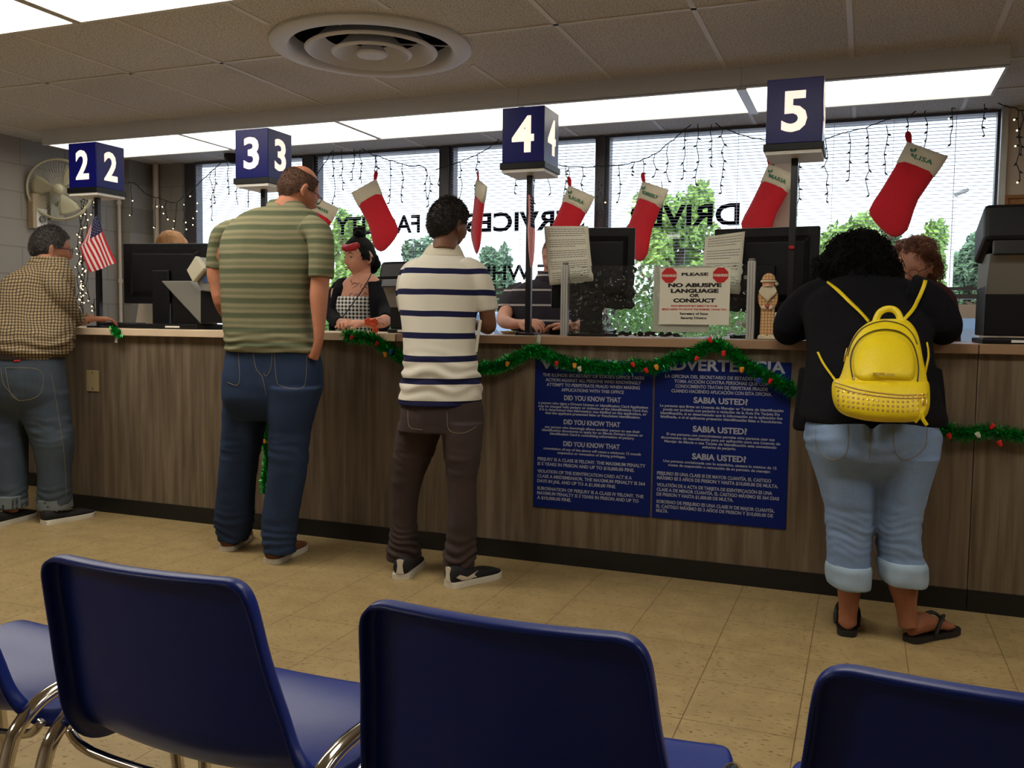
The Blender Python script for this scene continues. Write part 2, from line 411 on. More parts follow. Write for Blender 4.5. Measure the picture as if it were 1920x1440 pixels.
struct('trim_6', tr, M_wall)
struct('trim_7', MB().bx(.725, .76, 2.30, 2.36, 1.25, 2.425), M_alu)
bl = ['left of sign three', 'behind the red and black haired clerk', 'behind sign four', 'with the reversed word DRIVER behind it', 'at the right, behind the largest stocking']
for i, (x0, x1) in enumerate(((-5.34, -4.28), (-4.13, -3.05), (-2.93, -1.82), (-1.715, -.615), (-.44, .70))):
    t = thing('window_blind', 'open horizontal slat blind on the window ' + bl[i], 'blind', ((x0+x1)/2, 2.352, 2.413), group='slat blinds'); w = (x1-x0)/2
    obj('head_rail', MB().bx(-w, w, -.013, .013, -.006, .008), M_bronze, t)
    s = MB(); z = -.03; rot = Matrix.Rotation(R(1), 3, 'X')
    while z > -1.05:
        s.box((0, 0, z), (2*w, .0235, .0010), rot); z -= .0215
    obj('slats', s, M_slat, t)
    c = MB()
    for k in (-.62, 0, .62):
        for y in (-.013, .013): c.box((w*k, y, -.53), (.002, .0015, 1.04))
    obj('ladder_cord', c, M_slat, t)
    obj('bottom_rail', MB().bx(-w, w, -.012, .012, -1.075, -1.055), M_bronze, t)
# pipes on the left part of the back wall
for k, (x, lab) in enumerate(((-5.71, 'white vertical pipe on the back wall left of the window'), (-5.865, 'slim vertical pipe on the left wall behind sign two'))):
    m = MB(); m.cyl((0, 0, 0), (0, 0, ZC-.01), .022 if k == 0 else .014, 16)
    for z in (.5, 1.4, 2.05): m.cyl((0, 0, z), (0, 0, z+.03), .028 if k == 0 else .02, 16)
    tag(obj('pipe', m, M_wall, smooth=True, loc=(x, 2.29 if k == 0 else 2.03, 0)), lab, 'pipe', 'pipes in the corner')

# ================================================================== OUTSIDE
struct('ground_outside', MB().bx(-60, 60, 2.7, 90, -.25, -.2), mat('asphalt', srgb(150, 148, 146), .9, var=.1, vs=.5))
def leafmat(n, a, b):
    g = G(n, .55, .3); c = g.mix(g.noise(3.0, 4), srgb(*a), srgb(*b)); g.col(c); g.b.inputs['Transmission Weight'].default_value = 0
    g.b.inputs['Subsurface Weight'].default_value = 0; return g.m
LF = [leafmat('leaves_bright', (96, 132, 52), (150, 178, 84)), leafmat('leaves_mid', (66, 104, 50), (112, 146, 72)), leafmat('leaves_cool', (74, 104, 74), (116, 142, 104))]
M_bark = mat('bark', srgb(80, 64, 50), .9, var=.3, vs=4)
rt = random.Random(3)
def tree(x, yt, yb, hw, Y, lm, lab, n=2600, ls=.11):
    top = px(x, yt, Y); bot = px(x, yb, Y); k = mpp(top); rw = hw*k; h = top.z-bot.z
    r = thing('tree', lab, 'tree', (top.x, Y, -.2), group='trees outside the windows')
    zc = bot.z+.2; tm = MB(); tm.tube([(0, 0, 0), (.05, 0, zc*.6), (0, 0, zc+h*.6)], [.13, .1, .04], 8)
    cl = []
    for i in range(16):
        a = rt.uniform(0, 6.28); q = rt.uniform(.15, .8); zz = rt.uniform(.12, .86); s = 1-.55*abs(zz-.35)
        c = V((math.cos(a)*q*rw*s, math.sin(a)*q*rw*s, zc+h*zz)); cl.append((c, rw*rt.uniform(.22, .42), h*rt.uniform(.1, .17)))
        tm.tube([(0, 0, zc+h*.1), (c.x*.5, c.y*.5, (zc+h*.1+c.z)/2), tuple(c)], [.045, .03, .012], 5)
    obj('trunk', tm, M_bark, r)
    m = MB()
    for i in range(n):
        c, a, b = rt.choice(cl)
        d = V((rt.gauss(0, 1), rt.gauss(0, 1), rt.gauss(0, 1))).normalized()*(rt.random()**.45)
        p = c+V((d.x*a, d.y*a, d.z*b*1.4)); u = V((rt.gauss(0, 1), rt.gauss(0, 1), rt.gauss(0, 1))).normalized(); w = u.orthogonal().normalized(); s = ls*rt.uniform(.6, 1.4)
        m.add([p-u*s, p+w*s*.5, p+u*s, p-w*s*.5], [(0, 1, 2, 3)])
    f = obj('foliage', m, lm, r)
    return r
tree(1262, 352, 560, 105, 15, LF[0], 'bright leafy tree behind the reversed word DRIVER', 5200, .085)
tree(1395, 440, 560, 70, 19, LF[1], 'tree outside between the two right windows', 2200)
tree(1590, 405, 560, 78, 20, LF[0], 'spreading tree left of the curly dark hair', 3200)
tree(1668, 392, 470, 26, 24, LF[1], 'thin tree top just below the largest stocking', 900, .1)
tree(1745, 405, 575, 50, 24, LF[0], 'bright tree behind the auburn haired clerk', 2400)
tree(1838, 428, 590, 70, 22, LF[2], 'dense tree at the right edge of the window', 4200)
tree(655, 395, 600, 52, 16, LF[0], 'tree to the left of the clerk with the black bun', 3200, .09)
tree(778, 452, 585, 62, 22, LF[2], 'rounded tree right of the clerk with the black bun', 3000)
tree(925, 462, 585, 52, 22, LF[2], 'rounded tree left of sign post four', 2600)
tree(720, 500, 600, 50, 20, LF[1], 'low tree behind the head of the bun haired clerk', 2000)
tree(1530, 470, 580, 50, 26, LF[1], 'tree at the left side of the right window', 2000)
rt = random.Random(5)
for (a, b, Y, lab) in ((560, 1120, 32, 'long dark hedge seen through the middle windows'), (1120, 1900, 34, 'long dark hedge seen through the right windows')):
    A, B = px(a, 545, Y), px(b, 545, Y); m = MB()
    for i in range(5200):
        p = V((rt.uniform(A.x, B.x), Y+rt.uniform(-.8, .8), rt.uniform(-.2, 1)**.8 if False else rt.uniform(-.2, A.z+.25*math.sin(i))))
        u = V((rt.gauss(0, 1), rt.gauss(0, 1), rt.gauss(0, 1))).normalized(); w = u.orthogonal().normalized(); s = rt.uniform(.15, .32)
        m.add([p-u*s, p+w*s*.6, p+u*s, p-w*s*.6], [(0, 1, 2, 3)])
    tag(obj('hedge', m, LF[1]), lab, 'hedge')
# street lamp
b0 = px(1776, 640, 14); tp = px(1781, 378, 14)
t = thing('street_lamp', 'tall white parking lot lamp post seen through the right window', 'street lamp', (b0.x, 14, -.2))
k = tp.z+.2
obj('pole', MB().tube([(0, 0, 0), (0, 0, k-.25), (.03, 0, k+.05), (.05, 0, k+.12)], [.055, .04, .025, .02], 10), M_white, t, smooth=True)
obj('lamp_head', MB().box((.12, 0, k+.16), (.24, .13, .07), Matrix.Rotation(R(-22), 3, 'Y')), M_grey, t, bevel=.02)
# parked cars
def car(loc, rz, paint, lab):
    t = thing('car', lab, 'car', loc, rz, 'parked cars')
    def sec(x, z0, z1, w, tp=.85):
        return [V((x, -w, z0)), V((x, -w, z0+(z1-z0)*.6)), V((x, -w*tp, z1)), V((x, w*tp, z1)), V((x, w, z0+(z1-z0)*.6)), V((x, w, z0))]
    m = MB(); m.loft([sec(-2.2, .45, .8, .8), sec(-2.05, .3, .98, .88), sec(-1.0, .28, 1.02, .9), sec(.9, .28, 1.0, .9), sec(2.0, .3, .85, .86), sec(2.2, .42, .7, .78)])
    obj('body', m, paint, t, bevel=.05, smooth=True)
    m = MB(); m.loft([sec(-1.95, .95, 1.0, .8), sec(-1.6, .95, 1.5, .8, .8), sec(.2, .95, 1.55, .82, .8), sec(1.0, .95, 1.0, .8)])
    obj('cabin', m, mat('car_glass', srgb(60, 70, 80), .1), t, bevel=.03)
    obj('roof', MB().bx(-1.55, .15, -.62, .62, 1.5, 1.56), paint, t, bevel=.03)
    for x in (-1.4, 1.35):
        for y in (-.86, .86): obj('wheel', MB().cyl((x, y-.1, .33), (x, y+.1, .33), .33, 20), M_base, t)
M_wcar = mat('white_car_paint', srgb(235, 238, 245), .2, coat=.5)
p = px(1808, 625, 11); car((p.x, 11, -.2), R(12), M_wcar, 'white car in the small low window at the right')
p = px(905, 590, 15); car((p.x, 15, -.2), R(-8), mat('silver_car_paint', srgb(150, 156, 165), .3, metal=.5), 'silver car outside behind the middle windows')

# ================================================================== COUNTER
SEAM = [(-4.30, -2.08), (-2.08, .412), (.412, 3.2)]
cl = ['with the small outlet cover, below sign two', 'in the middle, carrying the two blue posters', 'right of the vertical joint at the right']
for (a, b), lab in zip(SEAM, cl):
    t = thing('counter_cabinet', 'brown wood laminate service counter front ' + lab, 'counter', ((a+b)/2, 0, 0), group='counter fronts'); w = (b-a)/2-.0015
    obj('front_panel', MB().bx(-w, w, 0, .03, .085, 1.005), M_wood, t)
    obj('kick_plate', MB().bx(-w, w, -.006, .024, 0, .085), M_base, t)
    obj('side_panel', MB().bx(-w, -w+.02, .031, .58, 0, 1.003), M_wood, t); obj('side_panel', MB().bx(w-.02, w, .031, .58, 0, 1.003), M_wood, t)
# knee space at the far left
t = thing('counter_cabinet', 'dark recessed knee space of the counter behind the man in the checked shirt', 'counter', (-5.08, 0, 0), group='counter fronts')
obj('front_panel', MB().bx(-.775, .775, .42, .45, .085, 1.005), M_wood, t); obj('kick_plate', MB().bx(-.775, .775, .41, .44, 0, .085), M_base, t)
TOPS = [(-5.88, -2.10, M_lip, 'long light edged worktop of the counter at signs two and three'), (-2.098, .408, M_lipb, 'brown worktop of the counter below signs four and five'), (.411, 3.2, M_lipb, 'short brown worktop at the far right edge under the black machine')]
for i, (a, b, m, lab) in enumerate(TOPS):
    o = obj('countertop', MB().bx(a, b, -.03 if i else -.036, .66, 1.005, 1.043), m, bevel=.003)
    tag(o, lab, 'countertop', 'counter worktops')
# outlet cover
t = thing('outlet_cover', 'small beige blank outlet cover on the left counter front', 'cover plate', (-4.053, -.001, .745))
obj('plate', MB().bx(-.045, .045, -.005, 0, -.06, .06), mat('beige_plate', srgb(170, 152, 112), .5), t, bevel=.002)
for z in (-.045, .045): obj('screw', MB().cyl((0, -.0065, z), (0, -.005, z), .004, 10), M_black, t)

# ================================================================== BLUE POSTERS
def poster(x0, x1, z0, z1, lab, head, rows):
    t = thing('warning_poster', lab, 'poster', ((x0+x1)/2, 0, (z0+z1)/2), group='blue warning posters'); w, h = (x1-x0)/2, (z1-z0)/2
    obj('panel', MB().bx(-w, w, -.006, -.001, -h, h), M_poster, t, bevel=.002)
    m = MB()
    for s, y, sz, al, wd, b in rows:
        sz *= 1.13      # y: fraction from the top, wd: fraction of the width
        q = text_mb(s, sz, b, depth=.0006, width=wd*2*w if wd else None)
        hh = sz*.72
        mn = min(v[0] for v in q.v); mx = max(v[0] for v in q.v)
        x = -(mn+mx)/2 if al == 'C' else (-w*.93-mn)
        k = 1
        put(m, q, (x, -.0068, h-2*h*y))
    obj('lettering', m, M_text, t)
    obj('heading', put(MB(), text_mb(*head[:3], width=head[3]*2*w, depth=.0006), (0, -.0068, h-2*h*.062)), M_text, t)
a = .0155
poster(-1.392, -.846, .256, .940, 'left blue poster on the counter front, in English', ('WARNING', .066, .002, .90), [
 ('THE ILLINOIS SECRETARY OF STATE’S OFFICE TAKES', .115, .0175, 'C', .86, .0004), ('ACTION AGAINST ALL PERSONS WHO KNOWINGLY', .147, .0175, 'C', .81, .0004),
 ('ATTEMPT TO PERPETRATE FRAUD WHEN MAKING', .179, .0175, 'C', .79, .0004), ('APPLICATIONS WITH THIS OFFICE', .211, .0175, 'C', .53, .0004),
 ('DID YOU KNOW THAT', .268, .027, 'C', .48, .0008),
 ('a person who signs a Drivers License or Identification Card Application', .300, .0135, 'C', .93, .0004), ('may be charged with perjury or violation of the Identification Card Act,', .322, .0135, 'C', .93, .0004),
 ('if it is determined that information was falsified on the application, or', .344, .0135, 'C', .91, .0004), ('that the applicant presented false or fraudulent identification.', .366, .0135, 'C', .81, .0004),
 ('DID YOU KNOW THAT', .428, .027, 'C', .48, .0008),
 ('any person who knowingly allows another person to use their', .459, .0135, 'C', .81, .0004), ('identification documents to apply for an Illinois Drivers License or', .481, .0135, 'C', .86, .0004),
 ('identification Card is committing subornation of perjury.', .503, .0135, 'C', .72, .0004),
 ('DID YOU KNOW THAT', .573, .027, 'C', .48, .0008),
 ('commission of any of the above will cause a minimum 12 month', .604, .0135, 'C', .83, .0004), ('suspension or revocation of driving privileges.', .628, .0135, 'C', .58, .0004),
 ('PERJURY IS A CLASS III FELONY. THE MAXIMUM PENALTY', .680, .018, 'L', .92, .0005), ('IS 5 YEARS IN PRISON AND UP TO $10,000.00 FINE.', .713, .018, 'L', .83, .0005),
 ('VIOLATION OF THE IDENTIFICATION CARD ACT IS A', .763, .018, 'L', .81, .0005), ('CLASS A MISDEMEANOR. THE MAXIMUM PENALTY IS 364', .796, .018, 'L', .92, .0005), ('DAYS IN JAIL AND UP TO A $1,000.00 FINE.', .829, .018, 'L', .68, .0005),
 ('SUBORNATION OF PERJURY IS A CLASS IV FELONY. THE', .879, .018, 'L', .91, .0005), ('MAXIMUM PENALTY IS 3 YEARS IN PRISON AND UP TO', .911, .018, 'L', .87, .0005), ('A $10,000.00 FINE.', .943, .018, 'L', .30, .0005)])
poster(-.838, -.272, .256, .952, 'right blue poster on the counter front, in Spanish', ('ADVERTENCIA', .066, .002, .92), [
 ('LA OFICINA DEL SECRETARIO DE ESTADO DE ILLINOIS', .112, .0175, 'C', .84, .0004), ('TOMA ACCIÓN CONTRA PERSONAS QUE CON', .142, .0175, 'C', .70, .0004),
 ('CONOCIMIENTO TRATAN DE PERPETRAR FRAUDE', .172, .0175, 'C', .68, .0004), ('CUANDO HACIENDO APLICACIÓN CON ESTA OFICINA.', .202, .0175, 'C', .74, .0004),
 ('SABIA USTED?', .262, .031, 'C', .40, .0011),
 ('La persona que firma un Licencia de Manejar or Tarjeta de Identificación', .294, .0135, 'C', .91, .0004), ('puede ser probado con perjurio o violación de la Acta De Tarjeta De', .317, .0135, 'C', .86, .0004),
 ('Identificación, si es determinado que la información en la aplicación fue', .340, .0135, 'C', .90, .0004), ('falsificada, o si el aplicante presento identificación falsa o fraudulenta.', .363, .0135, 'C', .90, .0004),
 ('SABIA USTED?', .440, .031, 'C', .40, .0011),
 ('Si una persona con conocimiento permite otra persona usar sus', .470, .0135, 'C', .80, .0004), ('documentos de identificación para ser aplicación para una Licencia de', .493, .0135, 'C', .88, .0004),
 ('Manejar de Illinois o una Tarjeta de Identificación esta cometiendo', .516, .0135, 'C', .83, .0004), ('soborno de perjurio.', .539, .0135, 'C', .25, .0004),
 ('SABIA USTED?', .610, .031, 'C', .40, .0011),
 ('Una persona comisionada con lo antedicho, causara lo minimo de 12', .640, .0135, 'C', .84, .0004), ('meses de suspención o revocación de su permiso de manejar.', .664, .0135, 'C', .76, .0004),
 ('PERJURIO ES UNA CLASE III DE MAYOR CUANTÍA. EL CASTIGO', .722, .0175, 'L', .85, .0005), ('MÁXIMO ES 5 AÑOS DE PRISION Y HASTA $10,000.00 DE MULTA.', .752, .0175, 'L', .90, .0005),
 ('VIOLATIÓN DE A ACTA DE TARJETA DE IDENTIFICACIÓN ES UNA', .796, .0175, 'L', .86, .0005), ('CLASE A DE MENOR CUANTÍA. EL CASTIGO MÁXIMO ES 364 DIAS', .826, .0175, 'L', .91, .0005), ('DE PRISION Y HASTA $1,000.00 DE MULTA.', .856, .0175, 'L', .58, .0005),
 ('SOBORNO DE PERJURIO ES UNA CLASE IV DE MAJOR CUANTÍA.', .902, .0175, 'L', .88, .0005), ('EL CASTIGO MÁXIMO ES 3 AÑOS DE PRISION Y $10,000.00 DE', .932, .0175, 'L', .87, .0005), ('MULTA.', .960, .0175, 'L', .09, .0005)])

# ================================================================== NUMBER SIGNS
def number_sign(x, ch, lab, hw=.105, z0=1.85, z1=2.105, sx=1.0):
    y = .22
    t = thing('number_sign', lab, 'sign', (x, y, 1.043), group='lit number signs on posts'); o = 1.043
    obj('base', MB().bx(-.05, .05, -.05, .05, 0, .012), M_blackm, t, bevel=.002)
    obj('pole', MB().bx(-.014, .014, -.014, .014, .012, z0-.045-o), M_blackm, t, bevel=.003)
    obj('tray', MB().bx(-hw-.008, hw+.008, -hw-.008, hw+.008, z0-.03-o, z0-o), M_black, t, bevel=.002)
    obj('tray_bottom', MB().bx(-hw, hw, -hw, hw, z0-.045-o, z0-.03-o), M_white, t)
    obj('box', MB().bx(-hw, hw, -hw, hw, z0-o, z1-o), M_blue, t, bevel=.003)
    q = text_mb(ch, 1, .028, depth=.001)
    mn = min(v[0] for v in q.v); mx = max(v[0] for v in q.v); lo = min(v[2] for v in q.v); hi = max(v[2] for v in q.v)
    H = .168; W = .098*sx
    pts = [((v[0]-(mn+mx)/2)*W/(mx-mn), v[1]*0, (v[2]-lo)*H/(hi-lo)+z0-o+.045) for v in q.v]
    for k, nm in ((0, 'numeral'), (1, 'numeral'), (3, 'numeral')):
        Mr = Matrix.Rotation(k*math.pi/2, 3, 'Z')
        obj(nm, MB().add([Mr @ V((p[0], -hw-.0015+(v[1]), p[2])) for p, v in zip(pts, q.v)], q.f), M_digit, t)
number_sign(-4.225, '2', 'lit blue box sign with the number 2 on a black post')
number_sign(-3.045, '3', 'lit blue box sign with the number 3 behind the man in the green striped shirt')
number_sign(-1.512, '4', 'lit blue box sign with the number 4 on a black post', sx=1.12)
number_sign(-.302, '5', 'lit blue box sign with the number 5 on a black post', hw=.113, z0=1.865, z1=2.13, sx=1.05)

# ================================================================== CHAIRS
def catmull(rows, k=5):
    rows = [tuple(r) for r in rows]; out = []
    n = len(rows)
    for i in range(n-1):
        p0, p1, p2, p3 = rows[max(i-1, 0)], rows[i], rows[i+1], rows[min(i+2, n-1)]
        for j in range(k):
            t = j/k
            out.append(tuple(.5*((2*b)+(-a+c)*t+(2*a-5*b+4*c-d)*t*t+(-a+3*b-3*c+d)*t**3) for a, b, c, d in zip(p0, p1, p2, p3)))
    out.append(rows[-1]); return out
def make_chair(label):
    t = thing('waiting_chair', label, 'chair', group='row of linked blue shell chairs')
    # y, z, half width, middle offset (y for the back, z for the seat)
    prof = [(-.220, .744, .144, .013, 0), (-.2195, .7425, .157, .014, 0), (-.218, .737, .167, .014, 0), (-.215, .724, .175, .015, 0), (-.209, .70, .179, .016, 0), (-.193, .63, .186, .019, 0), (-.172, .55, .198, .024, .0), (-.150, .48, .208, .022, .006),
            (-.105, .432, .216, .010, .018), (-.03, .417, .222, 0, .022), (.06, .42, .226, 0, .020), (.15, .43, .226, 0, .012), (.205, .432, .214, 0, .008), (.228, .422, .19, 0, .004)]
    P = catmull(prof, 5); S = [math.sin(math.pi/2*(-1+2*i/24)) for i in range(25)]
    grid = [[V((s*w, y-oy*(1-s*s), z-oz*(1-s*s))) for s in S] for (y, z, w, oy, oz) in P]
    m = MB(); n = len(S); rws = len(grid)
    m.add([p for r in grid for p in r], [(i*n+j, i*n+j+1, (i+1)*n+j+1, (i+1)*n+j) for i in range(rws-1) for j in range(n-1)])
    per = [(0, j) for j in range(n)]+[(i, n-1) for i in range(1, rws)]+[(rws-1, j) for j in range(n-2, -1, -1)]+[(i, 0) for i in range(rws-2, 0, -1)]
    q = []
    for (i, j) in per:
        ii = min(max(i, 12), rws-6); jj = min(max(j, 5), n-6)
        a = grid[ii+1][jj]-grid[ii-1][jj]; b = grid[ii][jj+1]-grid[ii][jj-1]
        N = b.cross(a).normalized()
        q.append([grid[i][j], None, N])
    L = len(q); cen = V((0, 0, .5))
    for k in range(L):
        T = (q[(k+2) % L][0]-q[k-2][0]).normalized(); O = T.cross(q[k][2]).normalized(); q[k][1] = O
    if q[n//2][1].z < 0: q = [[p, -O, N] for p, O, N in q]
    sg = -1 if q[n//2][2].y > 0 else 1     # the rim rolls to the back of the shell
    rings = []
    for o_, b_ in ((0, 0), (.004, .002), (.0065, .009), (.006, .018), (.004, .027)):
        rings.append([p+O*o_+N*(b_*sg) for p, O, N in q])
    m.loft(rings, cap=False)
    bm = bmesh.new(); me = m.mesh('seat_shell'); bm.from_mesh(me); bmesh.ops.remove_doubles(bm, verts=bm.verts, dist=.0004); bmesh.ops.recalc_face_normals(bm, faces=bm.faces); bm.to_mesh(me); bm.free()
    o = obj('seat_shell', me, M_chair, t, smooth='all'); s = o.modifiers.new('thickness', 'SOLIDIFY'); s.thickness = .004; s.offset = 0
    for sx in (-1, 1):
        x = .240*sx
        pts = catmull([(x*1.04, -.26, .006), (x*1.02, -.235, .2), (x, -.20, .385), (x, -.165, .445), (x, -.10, .470), (x, .02, .468), (x, .10, .45), (x, .15, .40), (x*1.02, .18, .2), (x*1.04, .20, .006)], 6)
        obj('leg_frame', MB().tube(pts, .0125, 12), M_chrome, t, smooth='all')
        for y in (-.26, .20): obj('foot_glide', MB().cyl((x*1.04, y, 0), (x*1.04, y, .012), .016, 14), M_black, t)
    for y, z in ((-.14, .40), (.12, .395)):
        obj('cross_rod', MB().tube(catmull([(-.248, y, z+.03), (-.20, y, z), (0, y, z-.012), (.20, y, z), (.248, y, z+.03)], 4), .008, 10), M_chrome, t, smooth='all')
    return t
ch = make_chair('blue plastic shell chair whose whole back shows at the left')
ch.location = (-.938, -2.65, 0)
dup(ch, (-.395, -2.65, 0), 0, 'blue plastic shell chair with its back in the bottom middle')
dup(ch, (.150, -2.65, 0), 0, 'blue plastic shell chair cut off by the right edge')
dup(ch, (-1.495, -2.65, 0), 0, 'blue plastic shell chair cut off by the left edge, mostly its seat showing')

# ================================================================== FIGURE TOOLS
UH = V((math.cos(YAW), math.sin(YAW), 0)); WH = V((-math.sin(YAW), math.cos(YAW), 0))
def spow(c, e): return math.copysign(abs(c)**(2/e), c)
def ringpx(xl, xr, y, Y, d, e=2.3, n=36):
    c = px((xl+xr)/2, y, Y); a = (xr-xl)/2*mpp(c)
    return [c+UH*(a*spow(math.cos(q), e))+WH*(d*spow(math.sin(q), e)) for q in (2*math.pi*k/n for k in range(n))]
def trunk(mb, rows, e=2.3, k=4): return mb.loft([ringpx(*r, e=e) for r in catmull(rows, k)])
def limb(mb, pts, k=4, n=16, flat=1.0):
    P = []; r = []
    for x, y, Y, q in catmull(pts, k):
        p = px(x, y, Y); P.append(p); r.append(max(.001, q*mpp(p)))
    return mb.tube(P, r, n, flat=flat)
def fuse(mb, vox=.006, it=4, disp=None, name='m'):
    me = mb.mesh(name); o = bpy.data.objects.new('tmp', me); COL.objects.link(o)
    r = o.modifiers.new('r', 'REMESH'); r.mode = 'VOXEL'; r.voxel_size = vox
    if it: s = o.modifiers.new('s', 'SMOOTH'); s.factor = .5; s.iterations = it
    bpy.context.view_layer.update(); dg = bpy.context.evaluated_depsgraph_get()
    out = bpy.data.meshes.new_from_object(o.evaluated_get(dg)); bpy.data.objects.remove(o); bpy.data.meshes.remove(me)
    out.name = name; out.materials.clear()
    if disp:
        nv = len(out.vertices); co = np.empty(nv*3); out.vertices.foreach_get('co', co); co = co.reshape(-1, 3)
        no = np.array([tuple(v.vector) for v in out.vertex_normals]) if hasattr(out, 'vertex_normals') else np.array([tuple(v.normal) for v in out.vertices])
        d = disp(co); co = co+no*d[:, None]; out.vertices.foreach_set('co', co.ravel()); out.update()
    return out
def nz3(co, s, off=0.0, st=(1, 1, 1)):
    return np.array([noise.noise(V((c[0]*s*st[0]+off, c[1]*s*st[1], c[2]*s*st[2]))) for c in co])
def folds(amp=.006, s=9, vertical=.45):
    def f(co): a = nz3(co, s, 0, (1, 1, vertical)); b = nz3(co, s*2.3, 5, (1, 1, vertical)); return amp*(a+.4*b)
    return f
def trouser_folds(zk=(.48,), zb=.12, amp=.005, bunch=.006, spacing=.035):
    def f(co):
        a = amp*1.6*nz3(co, 8, 0, (1, 1, .6))+amp*nz3(co, 17, 9, (.6, .6, 1.3)); z = co[:, 2]
        w = nz3(co, 7, 3)
        for k in zk: a += .35*amp*np.exp(-((z-k)/.08)**2)*np.sin(z/spacing*6.28+w*11)+1.6*amp*np.exp(-((z-k)/.12)**2)*nz3(co, 13, 8, (.5, .5, 2.4))
        a += bunch*np.exp(-((z-zb)/.09)**2)*np.sin(z/.042*6.28+w*11)
        return a
    return f
def head_local(x, y, z):
    """unit direction -> point of the head, +y is the face"""
    X, Y, Z = .076*x, .097*y, .118*z
    if Z < -.015:
        f = min(1, (-.015-Z)/.095); f = f*f*(3-2*f); X *= 1-.30*f
        Y *= (1-.03*f) if Y > 0 else (1-.42*f)
    if y > 0:
        g = lambda a, s: math.exp(-(a/s)**2)
        Y = Y*.97
        Y += .024*g(X, .012)*g(Z+.030, .017)+.012*g(X, .010)*g(Z+.006, .022)
        Y += -.011*(g(X-.031, .017)+g(X+.031, .017))*g(Z-.002, .013)
        Y += .005*g(X, .05)*g(Z-.027, .011)+.006*(g(X-.043, .018)+g(X+.043, .018))*g(Z+.026, .02)
        Y += .007*g(X, .022)*g(Z+.060, .006)+.007*g(X, .019)*g(Z+.074, .007)-.004*g(X, .02)*g(Z+.0665, .003)-.005*g(X, .03)*g(Z+.086, .007)
        Y += .010*g(X, .022)*g(Z+.104, .014)
    return V((X, Y, Z))
def head_mat(c, az, pitch, roll=0, s=1.0):
    return Matrix.Translation(c) @ (Matrix.Rotation(-R(az), 3, 'Z') @ Matrix.Rotation(R(pitch), 3, 'X') @ Matrix.Rotation(R(roll), 3, 'Y')).to_4x4() @ Matrix.Scale(s, 4)
def head_mb(M, ears=True):
    m = MB(); rings = []
    for i in range(41):
        ph = -math.pi/2+math.pi*(i+.01)/40.02
        rings.append([M @ head_local(math.cos(ph)*math.cos(a), math.cos(ph)*math.sin(a), math.sin(ph)) for a in (2*math.pi*k/64 for k in range(64))])
    m.loft(rings)
    if ears:
        for s in (-1, 1):
            e = MB().sph((0, 0, 0), (.008, .018, .031), 12, 8, Matrix.Rotation(R(-12), 3, 'X') @ Matrix.Rotation(R(22*s), 3, 'Z')).sph((s*.001, .002, -.026), (.006, .010, .010), 8, 6)
            m.add([M @ (V(v)+V((s*.079, -.012, -.010))) for v in e.v], e.f)
    return m
def hair_cap(M, keep, th=.010, amp=.004, sc=60, name='hair'):
    n, k = 96, 60; m = MB(); g = []
    for i in range(k+1):
        ph = -math.pi/2+math.pi*(i+.01)/(k+.02); row = []
        for j in range(n):
            a = 2*math.pi*j/n; d = V((math.cos(ph)*math.cos(a), math.cos(ph)*math.sin(a), math.sin(ph))); p = head_local(*d)
            q = p+d*(th*(1+.0)+amp*noise.noise(p*sc)+amp*.6*noise.noise(p*sc*2.7)); row.append((p, M @ q))
        g.append(row)
    vs = [q for r in g for (_, q) in r]; fs = []
    for i in range(k):
        for j in range(n):
            j2 = (j+1) % n; c = (g[i][j][0]+g[i+1][j2][0])/2
            if keep(c.x, c.y, c.z): fs.append((i*n+j, i*n+j2, (i+1)*n+j2, (i+1)*n+j))
    m.add(vs, fs); me = m.mesh(name)
    bm = bmesh.new(); bm.from_mesh(me); bmesh.ops.delete(bm, geom=[v for v in bm.verts if not v.link_faces], context='VERTS'); bmesh.ops.recalc_face_normals(bm, faces=bm.faces); bm.to_mesh(me); bm.free()
    return me
def tufts(M, keep, n, ln, r, rnd, th=.004, down=.5):
    """short strands standing off the scalp"""
    m = MB()
    c = 0
    while c < n:
        d = V((rnd.gauss(0, 1), rnd.gauss(0, 1), rnd.gauss(0, 1))).normalized(); p = head_local(*d)
        if not keep(p.x, p.y, p.z): continue
        c += 1; q = p+d*th; t = (d+V((rnd.uniform(-.4, .4), rnd.uniform(-.6, .2), -down+rnd.uniform(-.3, .3)))).normalized()*ln*rnd.uniform(.6, 1.3)
        m.tube([M @ q, M @ (q+t*.5+d*ln*.2), M @ (q+t)], [r, r*.8, r*.2], 3, cap=False)
    return m
def hairline(back=-.078, ear=.012, front=.072):
    xs = [(-.11, back), (-.05, back+.01), (-.028, ear-.03), (0, ear), (.035, ear+.004), (.05, .045), (.075, front-.004), (.12, front)]
    def f(x, y, z):
        for (a, u), (b, v) in zip(xs, xs[1:]):
            if y <= b: return z > u+(v-u)*max(0, (y-a))/(b-a)
        return z > front
    return f
def glasses(M, parent, off, m_):
    g = MB()
    for s in (-1, 1):
        pts = [V((s*.032+.023*math.cos(a), .103-.006*abs(math.cos(a)), -.002+.017*math.sin(a))) for a in (2*math.pi*k/20 for k in range(21))]
        g.tube(pts, .0016, 6); g.tube([(s*.056, .098, .004), (s*.076, .06, .004), (s*.084, -.01, .002), (s*.083, -.026, -.012)], .0019, 6)
    g.tube([(-.009, .105, .0), (0, .108, .003), (.009, .105, .0)], .0016, 6)
    g.xf(M); return obj('glasses', g, m_, parent, off=off, smooth='all')
